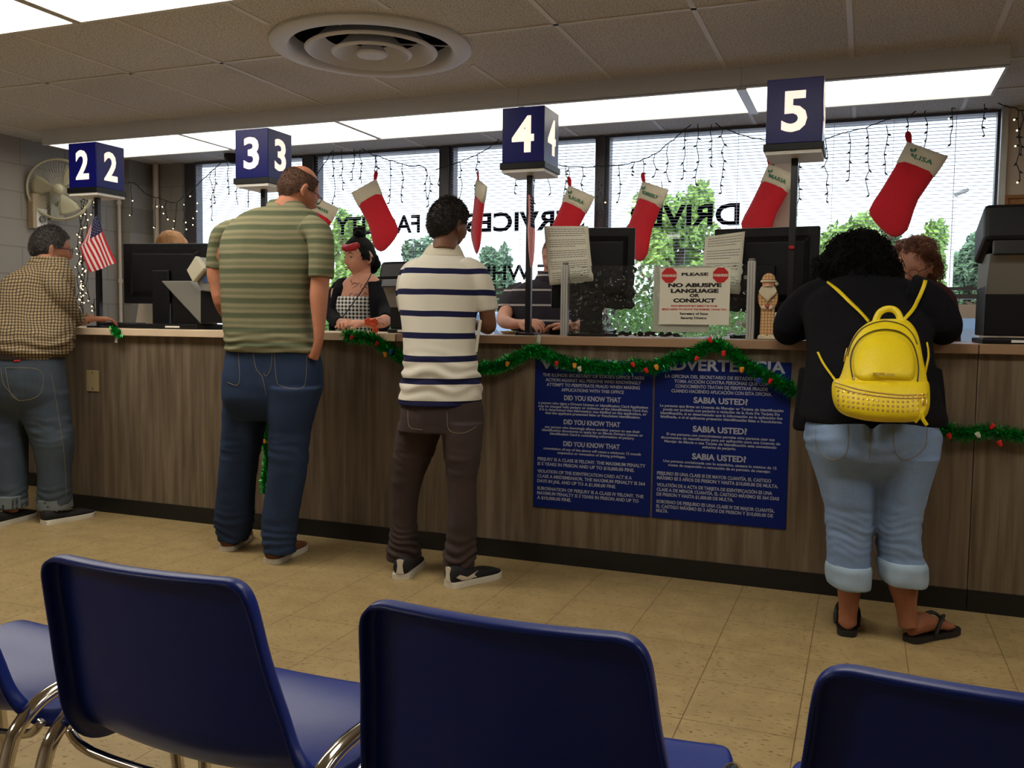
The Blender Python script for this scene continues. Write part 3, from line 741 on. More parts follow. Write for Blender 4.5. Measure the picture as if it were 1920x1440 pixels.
def hand_mb(w, d, nrm, side, curl=20, s=1.0, spread=4):
    """w wrist, d towards the fingers, nrm back of the hand, side +1/-1 where the thumb leaves"""
    d = V(d).normalized(); nrm = V(nrm); nrm = (nrm-d*nrm.dot(d)).normalized(); l = d.cross(nrm).normalized()*side; w = V(w)
    m = MB(); rings = []
    for t, a, b in ((-.015, .026, .019), (.0, .027, .018), (.03, .035, .016), (.065, .041, .014), (.088, .040, .012), (.095, .036, .009)):
        c = w+d*t*s; rings.append([c+l*(a*s*spow(math.cos(q), 2.6))+nrm*(b*s*spow(math.sin(q), 2.6)) for q in (2*math.pi*k/16 for k in range(16))])
    m.loft(rings)
    for i, (x, L) in enumerate(((.031, .070), (.0105, .080), (-.0105, .074), (-.031, .058))):
        p = w+d*.086*s+l*x*s; a = math.radians(curl*.6); dr = d+l*math.tan(R(spread)*(1.5-i)); dr.normalize(); pts = [p-dr*.012*s, p]
        for f in (.42, .32, .26):
            v = dr*math.cos(a)-nrm*math.sin(a); p = p+v*(L*f*s); pts.append(p); a += math.radians(curl)
        m.tube(pts, [.0088*s, .0088*s, .0082*s, .0075*s, .006*s], 10)
    p = w+d*.022*s+l*.024*s; t = (d*.75+l*.75-nrm*.25).normalized(); t2 = (d*1.0+l*.25-nrm*.3).normalized()
    m.tube([p-t*.01*s, p+t*.025*s, p+t*.045*s, p+t*.045*s+t2*.028*s, p+t*.045*s+t2*.042*s], [.012*s, .0115*s, .0095*s, .0085*s, .006*s], 10)
    return m
def bvh_of(o):
    me = o.data; mw = o.matrix_basis if not o.parent else Matrix.Translation(o.parent.location) @ o.matrix_basis
    return BVHTree.FromPolygons([mw @ v.co for v in me.vertices], [tuple(p.vertices) for p in me.polygons])
def hit(b, x, y, off=.002, Y=-.4):
    d = ray(x, y).normalized(); h = b.ray_cast(CAM, d)
    if h[0] is None: return px(x, y, Y), -d
    n = h[1] if h[1].dot(d) < 0 else -h[1]
    return h[0]+n*off, n
def onskin(b, pts, r, k=6, off=.001, Y=-.4, n=6, flat=1.0, closed=False):
    P = [hit(b, x, y, off, Y)[0] for x, y in catmull(pts, k)]
    if closed: P.append(P[0])
    return MB().tube(P, r, n, flat=flat)
def patch(b, poly, off=.003, th=.0, Y=-.4, step=5):
    """a patch cut to a pixel outline, lying on a surface with a little thickness"""
    m = MB(); cx = sum(p[0] for p in poly)/len(poly); cy = sum(p[1] for p in poly)/len(poly); k = step
    rings = [[hit(b, cx+(x-cx)*(s/k), cy+(y-cy)*(s/k), off, Y)[0] for x, y in poly] for s in range(k+1)]
    vs = [p for r in rings for p in r]; n = len(poly)
    m.add(vs, [(i*n+j, i*n+(j+1) % n, (i+1)*n+(j+1) % n, (i+1)*n+j) for i in range(k) for j in range(n)])
    return m
def foot_frame(heel, d): d = V((d[0], d[1], 0)).normalized(); return V(heel), d, V((d.y, -d.x, 0))
def shoe2(parent, off, h, t, *a, **k):
    H, T = pz(*h), pz(*t); return shoe(parent, off, H, T-H, min(.32, max(.26, (T-H).length)), *a, **k)
def shoe(parent, off, heel, d, L, mu, ms, name='shoe', w=.047, hh=.085, low=False):
    H, d, s = foot_frame(heel, d); H = V((H.x, H.y, 0))
    def ring(t, a, z0, z1, e=2.4): return [H+d*(t*L)+s*(a*spow(math.cos(q), e))+V((0, 0, (z0+z1)/2+(z1-z0)/2*spow(math.sin(q), e))) for q in (2*math.pi*k/20 for k in range(20))]
    up = MB().loft([ring(*r) for r in catmull([(.0, w*.45, .03, hh*.8), (.03, w*.72, .018, hh), (.15, w*.82, .015, hh), (.32, w*.85, .015, hh*.85), (.5, w*.92, .015, hh*.68), (.7, w*1.0, .015, .055), (.86, w*.88, .015, .045), (.97, w*.5, .018, .034), (1.0, w*.15, .022, .028)], 3)])
    o = obj(name, up, mu, parent, off=off, smooth='all')
    out = []
    for t, a in catmull([(0, .0), (.004, .4), (.03, .78), (.15, .92), (.35, .85), (.5, .92), (.7, 1.06), (.86, .95), (.97, .6), (1.005, .25), (1.01, 0)], 3): out.append((t, max(a, 0)*w))
    P = [H+d*(t*L)+s*a for t, a in out]+[H+d*(t*L)-s*a for t, a in out[-2:0:-1]]
    z = lambda v: V((0, 0, v))
    so = MB().loft([[p+z(.0) for p in P], [p+z(.004) for p in P], [p+z(.022) for p in P], [p+(H+d*L*.5-p)*.03+z(.025) for p in P]])
    obj('sole', so, ms, o, off=V((0, 0, 0)) if False else off, smooth=True)
    return o
def barefoot(heel, d, L=.235, z0=.022):
    H, d, s = foot_frame(heel, d); m = MB()
    def ring(t, a, h, sh=0): return [H+d*(t*L)+s*(sh+a*math.cos(q))+V((0, 0, z0+h/2+h/2*math.sin(q))) for q in (2*math.pi*k/16 for k in range(16))]
    m.loft([ring(*r) for r in catmull([(-.01, .012, .03, 0), (.03, .026, .052, 0), (.15, .031, .075, 0), (.32, .031, .075, 0), (.5, .034, .055, 0), (.68, .042, .036, 0), (.82, .043, .024, 0), (.88, .036, .018, 0)], 3)])
    return m, H, d, s
def skin(name, c): return mat(name, srgb(*c), .55, spec=.35, var=.10, vs=14, bump=.12, bs=160)

# ------------------------------------------------------------------ fabrics
def stripes(name, fn, rough=.85):
    g = G(name, rough, .2); c = fn(g); nb = g.noise(420, 2); g.bump(nb, .25, .002); return g.col(c)
def f_green(g):
    z = g.m_('ADD', g.xyz.outputs['Z'], g.m_('MULTIPLY', g.noise(3, 2), .02)); t = g.m_('FRACT', g.m_('DIVIDE', z, .066))
    c = g.ramp(t, [(0, srgb(82, 91, 70)), (.28, srgb(74, 84, 64)), (.36, srgb(130, 124, 98)), (.50, srgb(140, 134, 108)), (.56, srgb(108, 108, 84)), (.72, srgb(114, 113, 88)), (.80, srgb(138, 132, 106)), (.92, srgb(132, 127, 100)), (1, srgb(82, 91, 70))])
    h = g.noise(90, 3, stretch=(1, 1, .15)); return g.mix(g.m_('MULTIPLY', h, .35), c, srgb(112, 108, 74))
M_gshirt = stripes('olive_striped_jersey', f_green)
def f_navy(g):
    z = g.m_('ADD', g.xyz.outputs['Z'], g.m_('MULTIPLY', g.noise(2.5, 2), .03))
    l = lines(g, z, .0935, .028, .025); return g.mix(l, srgb(212, 206, 192), srgb(24, 26, 62))
M_sshirt = stripes('white_navy_striped_cotton', f_navy)
def f_check(g):
    u = g.m_('ADD', g.m_('MULTIPLY', g.xyz.outputs['X'], .72), g.m_('MULTIPLY', g.xyz.outputs['Y'], .69)); wob = g.m_('MULTIPLY', g.noise(5, 2), .05)
    a = lines(g, g.m_('ADD', u, wob), .0155, 0, .006); b = lines(g, g.m_('ADD', g.xyz.outputs['Z'], wob), .0155, 0, .006)
    c = g.mix(g.m_('MULTIPLY', a, .75), srgb(148, 128, 98), srgb(42, 34, 28)); return g.mix(g.m_('MULTIPLY', b, .75), c, srgb(42, 34, 28))
M_pshirt = stripes('brown_checked_cotton', f_check)
def f_ging(g):
    u = g.m_('ADD', g.m_('MULTIPLY', g.xyz.outputs['X'], .9), g.m_('MULTIPLY', g.xyz.outputs['Y'], .4))
    a = lines(g, u, .022, 0, .011); b = lines(g, g.xyz.outputs['Z'], .022, 0, .011); s = g.m_('MULTIPLY', g.m_('ADD', a, b), .5)
    return g.mix(s, srgb(230, 228, 224), srgb(12, 12, 14))
M_ging = stripes('black_white_gingham', f_ging)
def f_polo(g):
    l = lines(g, g.xyz.outputs['Z'], .085, .012, .010); return g.mix(l, srgb(50, 46, 54), srgb(188, 182, 180))
M_polo = stripes('dark_striped_polo', f_polo)
def denim(name, a, b, fade=None):
    g = G(name, .9, .15); n = g.noise(4, 4, stretch=(1, 1, .6)); w = g.noise(260, 3, stretch=(1.6, 1.6, .5)); c = g.ramp(n, [(.3, srgb(*a)), (.7, srgb(*b))])
    c = g.mix(g.m_('MULTIPLY', w, .25), c, srgb(*(min(255, int(v*1.5+20)) for v in b))); g.bump(w, .15, .002); return g.col(c)
M_gjean = denim('dark_blue_denim', (22, 30, 50), (40, 54, 80)); M_wjean = denim('light_blue_denim', (88, 110, 152), (122, 142, 178)); M_pjean = denim('worn_grey_denim', (44, 52, 66), (68, 78, 88))
M_brown = mat('dark_brown_twill', srgb(58, 44, 42), .9, bump=.2, bs=300, var=.12, vs=6)
M_stitch = mat('denim_stitch', srgb(132, 118, 96), .8); M_dstitch = mat('dark_seam', srgb(18, 22, 34), .9)
M_knit = mat('black_knit', srgb(14, 14, 20), .95, bump=.4, bs=160, spec=.2)
M_hairb = mat('black_hair', srgb(10, 8, 9), .75, spec=.15, bump=.5, bs=90); M_haird = mat('dark_brown_hair', srgb(34, 25, 22), .6, bump=.6, bs=140, var=.3, vs=40)
M_hairs = mat('short_brown_hair', srgb(92, 64, 48), .8, bump=.6, bs=160, var=.25, vs=30)
M_auburn = mat('auburn_hair', srgb(112, 66, 44), .6, bump=.5, bs=90, var=.3, vs=30); M_blond = mat('blond_hair', srgb(178, 128, 80), .6, bump=.5, bs=120, var=.2, vs=30, stretch=(1, 1, .2))
S_g = skin('skin_reddish', (182, 120, 92)); S_s = skin('skin_brown', (112, 74, 54)); S_p = skin('skin_tan', (158, 106, 82)); S_w = skin('skin_warm_brown', (150, 96, 70)); S_c = skin('skin_fair', (196, 140, 116))
M_wsole = mat('white_rubber_sole', srgb(205, 198, 182), .6); M_bsole = mat('black_rubber_sole', srgb(20, 18, 18), .6)
M_suede = mat('brown_suede', srgb(112, 66, 38), .9); M_bcanvas = mat('black_canvas', srgb(20, 19, 22), .85)

def person(label, P): return thing('person', label, 'person', (P.x, P.y, 0))

# ================================================================== MAN IN THE GREEN STRIPED SHIRT
o0 = px(505, 1040, -.44); t = person('bald tall man in an olive striped t-shirt and dark blue jeans, seen from behind', o0); off = t.location
HM = head_mat(px(560, 357, -.27), 26, -24, s=1.0)
b = head_mb(HM); limb(b, [(556, 372, -.28, 22), (543, 385, -.31, 24), (530, 400, -.34, 28)], n=20)
trunk(b, [(470, 580, 400, -.35, .07), (436, 590, 430, -.37, .09), (432, 580, 520, -.39, .10), (436, 575, 640, -.40, .10), (440, 585, 740, -.41, .10)])
limb(b, [(430, 435, -.37, 14), (404, 500, -.38, 15), (407, 535, -.38, 14), (418, 575, -.36, 13), (440, 602, -.2, 11), (470, 606, -.05, 9)]); limb(b, [(590, 435, -.37, 14), (602, 500, -.40, 17), (600, 530, -.40, 17.5), (598, 560, -.41, 17), (598, 600, -.42, 13), (597, 640, -.43, 9), (588, 672, -.42, 9)])
b.add(*(lambda h: (h.v, h.f))(hand_mb(px(470, 606, -.05), (.2, .9, -.15), (0, .1, 1), 1, 18)))
b.add(*(lambda h: (h.v, h.f))(hand_mb(px(583, 668, -.40), (-.25, .1, -1), (.9, -.3, 0), 1, 14, .9)))
for a in ([(460, 760, -.40, 25), (445, 860, -.39, 20), (440, 960, -.40, 16), (437, 1012, -.38, 15)], [(545, 760, -.44, 25), (535, 870, -.46, 20), (528, 970, -.48, 16), (524, 1030, -.49, 15)]): limb(b, a)
obj('body', fuse(b, .0048, 2), S_g, t, off=off, smooth='all')
kg = hairline(-.072, .0, .3); keep = lambda x, y, z: kg(x, y, z) and z < .072+.25*(-y-.03 if y < -.03 else 0) and y < .055
obj('hair', hair_cap(HM, keep, .0025, .0015, 200), M_hairs, t, off=off, smooth='all')
obj('hair_strands', tufts(HM, keep, 2600, .008, .0009, random.Random(4), .001), M_hairs, t, off=off)
glasses(HM, t, off, M_black)
s = MB(); trunk(s, [(505, 566, 388, -.315, .07), (478, 585, 393, -.335, .09), (448, 598, 407, -.35, .10), (424, 608, 432, -.365, .118), (414, 606, 462, -.375, .128), (415, 599, 500, -.385, .135), (418, 588, 550, -.395, .135), (420, 584, 600, -.40, .138), (423, 590, 640, -.41, .14), (425, 599, 660, -.41, .142)], e=2.5)
limb(s, [(448, 428, -.365, 22), (420, 442, -.37, 24), (408, 470, -.375, 20), (403, 505, -.38, 18)]); limb(s, [(575, 425, -.365, 24), (598, 440, -.37, 25), (604, 475, -.39, 24), (603, 521, -.40, 24)])
def gf(co):
    a = folds(.006, 8, .35)(co); z = co[:, 2]; return a+.004*np.exp(-((z-.98)/.06)**2)*np.sin(z*150+nz3(co, 8, 2)*5)
me = fuse(s, .0065, 5, gf); shirt = obj('t_shirt', me, M_gshirt, t, off=off, smooth='all')
c = MB(); c.loft([ringpx(507, 566, 376, -.305, .062), ringpx(501, 572, 383, -.315, .07), ringpx(499, 577, 392, -.325, .075), ringpx(508, 566, 394, -.322, .066), ringpx(513, 560, 380, -.305, .056)])
obj('collar', fuse(c, .005, 3), M_gshirt, shirt, off=off, smooth='all')
p = MB(); trunk(p, [(428, 594, 650, -.41, .125), (424, 600, 672, -.41, .13), (420, 604, 700, -.415, .135), (419, 603, 730, -.42, .135), (421, 597, 752, -.42, .13), (428, 590, 772, -.42, .10), (440, 580, 788, -.42, .06)], e=2.5)
trunk(p, [(423, 512, 725, -.415, .11), (420, 501, 765, -.41, .105), (417, 494, 810, -.40, .10), (413, 483, 868, -.395, .088), (407, 478, 925, -.39, .082), (403, 476, 975, -.385, .078), (408, 468, 1002, -.38, .075), (412, 464, 1013, -.38, .074)])
trunk(p, [(497, 602, 725, -.425, .11), (500, 592, 765, -.43, .108), (505, 580, 815, -.44, .10), (505, 577, 868, -.455, .09), (498, 568, 925, -.465, .084), (491, 557, 985, -.475, .08), (495, 553, 1025, -.48, .078), (496, 554, 1036, -.48, .078)])
tr = obj('jeans', fuse(p, .0065, 4, trouser_folds((.52,), .1, .0028, .003)), M_gjean, t, off=off, smooth='all')
B = bvh_of(tr); st = MB()
for q in ([(514, 660), (518, 710), (524, 722), (548, 729), (571, 722), (575, 665)], [(427, 717), (448, 719), (447, 662)], [(510, 662), (508, 690), (500, 705), (494, 700)], [(475, 662), (480, 690), (492, 708), (499, 742)]):
    k = onskin(B, q, .0011, off=.001); st.add(k.v, k.f)
obj('stitching', st, M_stitch, tr, off=off)
shoe2(t, off, (424, 1034), (470, 1000), M_suede, M_wsole); shoe2(t, off, (506, 1058), (574, 1024), M_suede, M_wsole)

# ================================================================== MAN IN THE WHITE POLO WITH NAVY STRIPES
o0 = px(825, 1075, -.42); t = person('man in a white polo shirt with navy stripes and brown trousers, seen from behind', o0); off = t.location
HM = head_mat(px(841, 421, -.20), 20, -10, s=.98)
b = head_mb(HM); limb(b, [(838, 435, -.22, 21), (835, 455, -.23, 23), (833, 475, -.25, 26)], n=20)
trunk(b, [(785, 875, 490, -.25, .07), (765, 888, 520, -.27, .09), (762, 884, 600, -.31, .10), (765, 885, 720, -.38, .10), (768, 885, 790, -.39, .09)])
limb(b, [(885, 510, -.25, 15), (908, 560, -.26, 15), (914, 592, -.25, 15), (916, 612, -.22, 14.5), (905, 612, -.08, 11), (880, 606, .06, 9)]); limb(b, [(775, 510, -.25, 14), (762, 570, -.25, 14), (772, 600, -.18, 13), (810, 604, -.02, 10), (845, 604, .08, 8.5)])
for w_, d_, sd in ((px(880, 606, .06), (-.75, .5, 0), -1), (px(845, 604, .08), (.8, .35, 0), 1)):
    h = hand_mb(w_, d_, (0, 0, 1), sd, 16); b.add(h.v, h.f)
for a in ([(785, 800, -.38, 22), (770, 880, -.38, 17), (760, 980, -.37, 14), (758, 1060, -.38, 13)], [(868, 800, -.40, 22), (866, 890, -.42, 17), (865, 990, -.42, 14), (862, 1075, -.42, 13)]): limb(b, a)
obj('body', fuse(b, .0048, 2), S_s, t, off=off, smooth='all')
kp = hairline(-.085, .0, .066)
obj('hair', hair_cap(HM, kp, .008, .004, 70), M_haird, t, off=off, smooth='all'); obj('hair_strands', tufts(HM, kp, 3600, .013, .0012, random.Random(2), .006, .6), M_haird, t, off=off)
s = MB(); trunk(s, [(800, 862, 472, -.225, .065), (785, 878, 484, -.235, .088), (764, 898, 500, -.25, .11), (751, 910, 522, -.265, .126), (746, 906, 550, -.28, .132), (750, 894, 585, -.30, .135), (755, 890, 620, -.32, .135), (757, 893, 650, -.335, .136), (757, 898, 690, -.36, .14), (752, 903, 718, -.37, .14), (749, 904, 742, -.38, .142), (748, 900, 752, -.385, .142)], e=2.5)
limb(s, [(870, 500, -.25, 22), (893, 512, -.25, 22), (905, 540, -.26, 22), (912, 582, -.25, 21.5)]); limb(s, [(790, 500, -.25, 20), (770, 515, -.25, 20), (760, 550, -.24, 18), (764, 585, -.2, 17)])
def sf(co):
    z = co[:, 2]; return folds(.006, 8, .4)(co)+.006*np.exp(-((z-.86)/.09)**2)*np.sin(z*115+nz3(co, 6, 2)*6)
shirt = obj('polo_shirt', fuse(s, .0065, 5, sf), M_sshirt, t, off=off, smooth='all')
B = bvh_of(shirt)
M_cream = mat('cream_collar_knit', srgb(205, 196, 176), .85, bump=.3, bs=250)
c = MB(); c.loft([ringpx(806, 861, 459, -.215, .062), ringpx(798, 866, 468, -.225, .072), ringpx(790, 872, 482, -.235, .088), ringpx(800, 862, 482, -.235, .08), ringpx(812, 855, 463, -.215, .055)])
obj('collar', fuse(c, .005, 3), M_cream, shirt, off=off, smooth='all')
c = MB(); c.loft([ringpx(748, 893, 748, -.395, .138), ringpx(747, 894, 758, -.40, .14), ringpx(752, 890, 760, -.40, .135), ringpx(753, 889, 749, -.395, .133)])
obj('shirt_tail', fuse(c, .006, 3), M_sshirt, shirt, off=off, smooth='all')
p = MB(); trunk(p, [(754, 898, 735, -.385, .125), (751, 905, 760, -.39, .13), (750, 908, 785, -.395, .13), (747, 906, 808, -.40, .125)], e=2.5)
trunk(p, [(747, 832, 790, -.39, .105), (742, 824, 820, -.385, .10), (737, 813, 855, -.38, .095), (732, 790, 905, -.375, .082), (731, 782, 961, -.37, .076), (731, 783, 1010, -.37, .074), (726, 790, 1035, -.37, .078), (728, 784, 1048, -.37, .075)])
trunk(p, [(824, 908, 790, -.40, .105), (829, 905, 820, -.41, .10), (834, 901, 855, -.415, .095), (839, 893, 905, -.42, .082), (839, 894, 961, -.425, .077), (835, 893, 1015, -.425, .076), (831, 892, 1045, -.425, .08), (835, 887, 1062, -.425, .076)])
tr = obj('trousers', fuse(p, .0065, 4, trouser_folds((.5,), .1, .003, .006)), M_brown, t, off=off, smooth='all')
B = bvh_of(tr); k = onskin(B, [(765, 770), (768, 800), (792, 806)], .0012); q = onskin(B, [(838, 772), (842, 806), (868, 812), (893, 800)], .0012); k.add(q.v, q.f); obj('pocket_seam', k, M_stitch, tr, off=off)
for hp, dd in ((pz(750, 1087), tuple(pz(786, 1052)-pz(750, 1087))), (pz(840, 1102), tuple(pz(930, 1080)-pz(840, 1102)))):
    sh = shoe(t, off, hp, dd, .285, M_bcanvas, M_wsole, w=.046)
    H, d_, s_ = foot_frame(hp, dd); m = MB(); z = V((0, 0, 1))
    m.loft([[H-d_*.003+s_*x+z*h+d_*.0*h for x in (-.5*w_, .5*w_)] for h, w_ in ((.026, .034), (.04, .028), (.06, .022), (.085, .03), (.088, .01))], cap=False, closed=False)
    o = obj('heel_patch', m, M_wsole, sh, off=off); q = o.modifiers.new('t', 'SOLIDIFY'); q.thickness = .006
    Bs = bvh_of(sh) if False else None
    if hp.x > px(790, 900, -.4).x:
        me_ = sh.data; Bs = BVHTree.FromPolygons([v.co+off for v in me_.vertices], [tuple(pp.vertices) for pp in me_.polygons])
        m = patch(Bs, [(855, 1083), (862, 1078), (872, 1083), (885, 1080), (896, 1070), (893, 1082), (880, 1088), (866, 1088)], .002)
        o = obj('side_stripe', m, M_wsole, sh, off=off)
# a sheet of paper tucked under his arm
m = MB(); a, b_, c_, d__ = px(888, 662, -.20), px(892, 640, -.2), px(903, 596, -.16), px(896, 598, -.18)
m.tube([px(893, 660, -.42), px(896, 632, -.42), px(901, 600, -.40)], [.012, .016, .017], 4, flat=.12)
tag(obj('sheet_of_paper', m, M_paper), 'white sheet of paper held under the arm of the man in the navy striped polo', 'paper')

# ================================================================== MAN IN THE CHECKED SHIRT
o0 = px(55, 975, -.33); t = person('man in a brown checked shirt and glasses leaning on the counter at the left edge', o0); off = t.location
HM = head_mat(px(95, 466, -.12), 28, -6, s=1.02)
b = head_mb(HM); limb(b, [(92, 478, -.13, 19), (88, 492, -.16, 21), (84, 508, -.19, 24)], n=20)
trunk(b, [(40, 120, 520, -.24, .09), (0, 122, 560, -.28, .12), (-8, 122, 620, -.33, .13), (-5, 110, 700, -.37, .12)])
limb(b, [(104, 520, -.26, 13), (126, 575, -.2, 12), (138, 600, -.08, 11), (165, 597, .02, 8), (174, 597, .05, 7.5)])
h = hand_mb(px(172, 598, .05), (.55, .75, .02), (0, 0, 1), -1, 28, .95); b.add(h.v, h.f)
for a in ([(22, 760, -.38, 22), (20, 860, -.39, 17), (20, 960, -.40, 13)], [(95, 760, -.32, 22), (102, 860, -.30, 17), (104, 965, -.29, 13)]): limb(b, a)
obj('body', fuse(b, .005, 2), S_p, t, off=off, smooth='all')
kp = hairline(-.080, .0, .07)
obj('hair', hair_cap(HM, kp, .009, .004, 80), M_haird, t, off=off, smooth='all'); obj('hair_strands', tufts(HM, kp, 2600, .012, .0012, random.Random(8), .005, .5), M_haird, t, off=off)
glasses(HM, t, off, M_black)
s = MB(); trunk(s, [(60, 122, 492, -.17, .07), (44, 128, 503, -.2, .10), (16, 133, 522, -.235, .13), (-4, 134, 550, -.26, .148), (-16, 134, 585, -.29, .16), (-21, 134, 620, -.33, .17), (-19, 132, 645, -.355, .172), (-12, 120, 664, -.37, .165), (-5, 110, 672, -.375, .15)], e=2.4)
limb(s, [(78, 522, -.25, 22), (98, 530, -.27, 23), (114, 556, -.26, 22), (128, 584, -.2, 21), (136, 598, -.10, 17), (150, 598, -.02, 13), (167, 597, .03, 10)])
pf = lambda co: folds(.008, 7, .7)(co)+.007*np.exp(-((co[:, 2]-.93)/.08)**2)*np.sin(co[:, 2]*110+nz3(co, 6, 2)*6)
shirt = obj('checked_shirt', fuse(s, .0068, 5, pf), M_pshirt, t, off=off, smooth='all')
c = MB(); c.loft([ringpx(62, 122, 482, -.155, .062), ringpx(56, 127, 490, -.165, .072), ringpx(52, 130, 500, -.18, .085), ringpx(62, 122, 500, -.18, .075), ringpx(68, 116, 485, -.155, .055)])
obj('collar', fuse(c, .005, 3), M_pshirt, shirt, off=off, smooth='all')
p = MB(); trunk(p, [(-12, 112, 660, -.37, .155), (-16, 115, 690, -.375, .158), (-18, 120, 725, -.37, .155), (-20, 122, 750, -.365, .14), (-14, 118, 768, -.36, .11), (-4, 108, 784, -.355, .07)], e=2.5)
trunk(p, [(-22, 62, 735, -.38, .12), (-22, 52, 790, -.385, .11), (-16, 49, 835, -.39, .10), (-12, 48, 880, -.395, .092), (-10, 47, 930, -.40, .085), (-9, 46, 952, -.40, .084)])
trunk(p, [(32, 124, 735, -.34, .12), (46, 128, 780, -.325, .11), (63, 135, 832, -.31, .10), (74, 131, 880, -.295, .092), (75, 131, 930, -.285, .088), (76, 130, 952, -.28, .086)])
tr = obj('jeans', fuse(p, .0068, 4, trouser_folds((.5,), .1, .003, .003)), M_pjean, t, off=off, smooth='all')
B = bvh_of(tr); m = MB()
for q in ([(10, 690), (74, 694), (77, 735), (50, 750), (22, 742), (10, 690)], [(96, 700), (108, 770), (120, 850), (124, 930)], [(2, 690), (8, 722), (36, 752)]):
    k = onskin(B, q, .0012); m.add(k.v, k.f)
obj('stitching', m, M_stitch, tr, off=off)
belt = MB(); belt.loft([ringpx(-14, 114, 661, -.372, .16), ringpx(-15, 115, 672, -.374, .162), ringpx(-12, 112, 672, -.374, .155), ringpx(-11, 111, 661, -.372, .153)]); obj('belt', belt, mat('dark_leather', srgb(34, 22, 18), .5), tr, off=off, smooth=True)
k = patch(B, [(27, 673), (39, 672), (39, 677), (27, 678)], .006); obj('red_tag', k, M_inkr, tr, off=off)
for rows in ([(-11, 47, 926, -.40, .09), (-12, 48, 950, -.40, .092), (-8, 46, 952, -.40, .086), (-8, 45, 928, -.40, .084)], [(73, 131, 932, -.284, .092), (74, 133, 952, -.28, .094), (78, 130, 955, -.28, .087), (77, 129, 934, -.284, .086)]):
    c = MB(); c.loft([ringpx(*r) for r in rows]); obj('rolled_cuff', fuse(c, .006, 2), mat('denim_inside', srgb(104, 112, 116), .9), tr, off=off, smooth='all')
shoe2(t, off, (80, 984), (176, 966), M_bcanvas, M_wsole, hh=.075); shoe2(t, off, (-20, 990), (66, 966), M_bcanvas, M_wsole, hh=.075)

# ================================================================== WOMAN WITH CURLY BLACK HAIR
o0 = px(1650, 1180, -.45); t = person('woman with long curly black hair, black jacket and rolled light blue jeans, seen from behind', o0); off = t.location
WP = t
HM = head_mat(px(1612, 505, .08), 8, -30, s=.96)
b = head_mb(HM); limb(b, [(1612, 515, .05, 22), (1612, 535, .0, 26), (1614, 555, -.04, 30)], n=20)
trunk(b, [(1560, 1680, 560, -.08, .09), (1545, 1715, 620, -.18, .11), (1540, 1720, 720, -.33, .13), (1540, 1725, 810, -.41, .14)])
limb(b, [(1530, 565, -.06, 24), (1495, 600, -.09, 22), (1482, 616, -.09, 18), (1530, 612, .12, 13), (1565, 610, .20, 10)]); limb(b, [(1725, 562, -.06, 24), (1762, 595, -.09, 22), (1770, 614, -.09, 18), (1725, 612, .12, 13), (1690, 610, .20, 10)])
for w_, d_, sd in ((px(1565, 616, .20), (.8, .5, 0), 1), (px(1690, 614, .20), (-.8, .5, 0), -1)):
    h = hand_mb(w_, d_, (0, 0, 1), sd, 18, .92); b.add(h.v, h.f)
limb(b, [(1580, 850, -.42, 34), (1585, 960, -.44, 30), (1591, 1070, -.455, 23), (1592, 1100, -.46, 21.5), (1591, 1130, -.465, 18.5), (1590, 1152, -.468, 16.5), (1589, 1170, -.468, 17)])
limb(b, [(1690, 850, -.42, 36), (1685, 960, -.44, 32), (1690, 1065, -.455, 28), (1694, 1098, -.46, 26.5), (1698, 1130, -.465, 20), (1701, 1155, -.468, 17.5), (1703, 1175, -.468, 17.5)])
FT = []
for hp, dd in ((pz(1588, 1193), (-.02, 1)), (pz(1706, 1204), (.62, .78))):
    m, H, d, s_ = barefoot(hp, dd); b.add(m.v, m.f); FT.append((H, d, s_))
    for i, (x, l) in enumerate(((-.026, .222), (-.010, .222), (.005, .214), (.018, .206), (.030, .194))):
        sx = x if i or True else x; sgn = 1 if dd[0] > .3 else -1
        q = H+d*l*1.0+s_*(sx*sgn)+V((0, 0, .032)); b.sph(q, (.011 if i == 0 else .0085,)*3, 8, 6)
        b.tube([q-d*.04, q], .009, 8)
obj('body', fuse(b, .0048, 2), S_w, t, off=off, smooth='all')
for (H, d, s_), sgn in zip(FT, (-1, 1)):
    pts = []
    for tt, a in catmull([(-.012, 0), (-.010, .022), (.02, .034), (.08, .034), (.14, .042), (.19, .048), (.23, .040), (.25, .02), (.253, 0)], 3): pts.append((tt, a))
    P = [H+d*u+s_*a for u, a in pts]+[H+d*u-s_*a for u, a in pts[-2:0:-1]]
    so = MB().loft([[V((p.x, p.y, .001)) for p in P], [V((p.x, p.y, .021)) for p in P]])
    f = obj('flip_flop', so, M_bsole, t, off=off, smooth=True)
    st = MB()
    for e_ in (-1, 1):
        st.tube(catmull([tuple(H+d*.085+s_*e_*.036+V((0, 0, .016))), tuple(H+d*.11+s_*e_*.037+V((0, 0, .06))), tuple(H+d*.15+s_*e_*.022+V((0, 0, .078))), tuple(H+d*.19-s_*.008*sgn+V((0, 0, .05))), tuple(H+d*.205-s_*.008*sgn+V((0, 0, .02)))], 4), .0055, 8, flat=1.6)
    obj('strap', st, M_bsole, f, off=off, smooth='all')
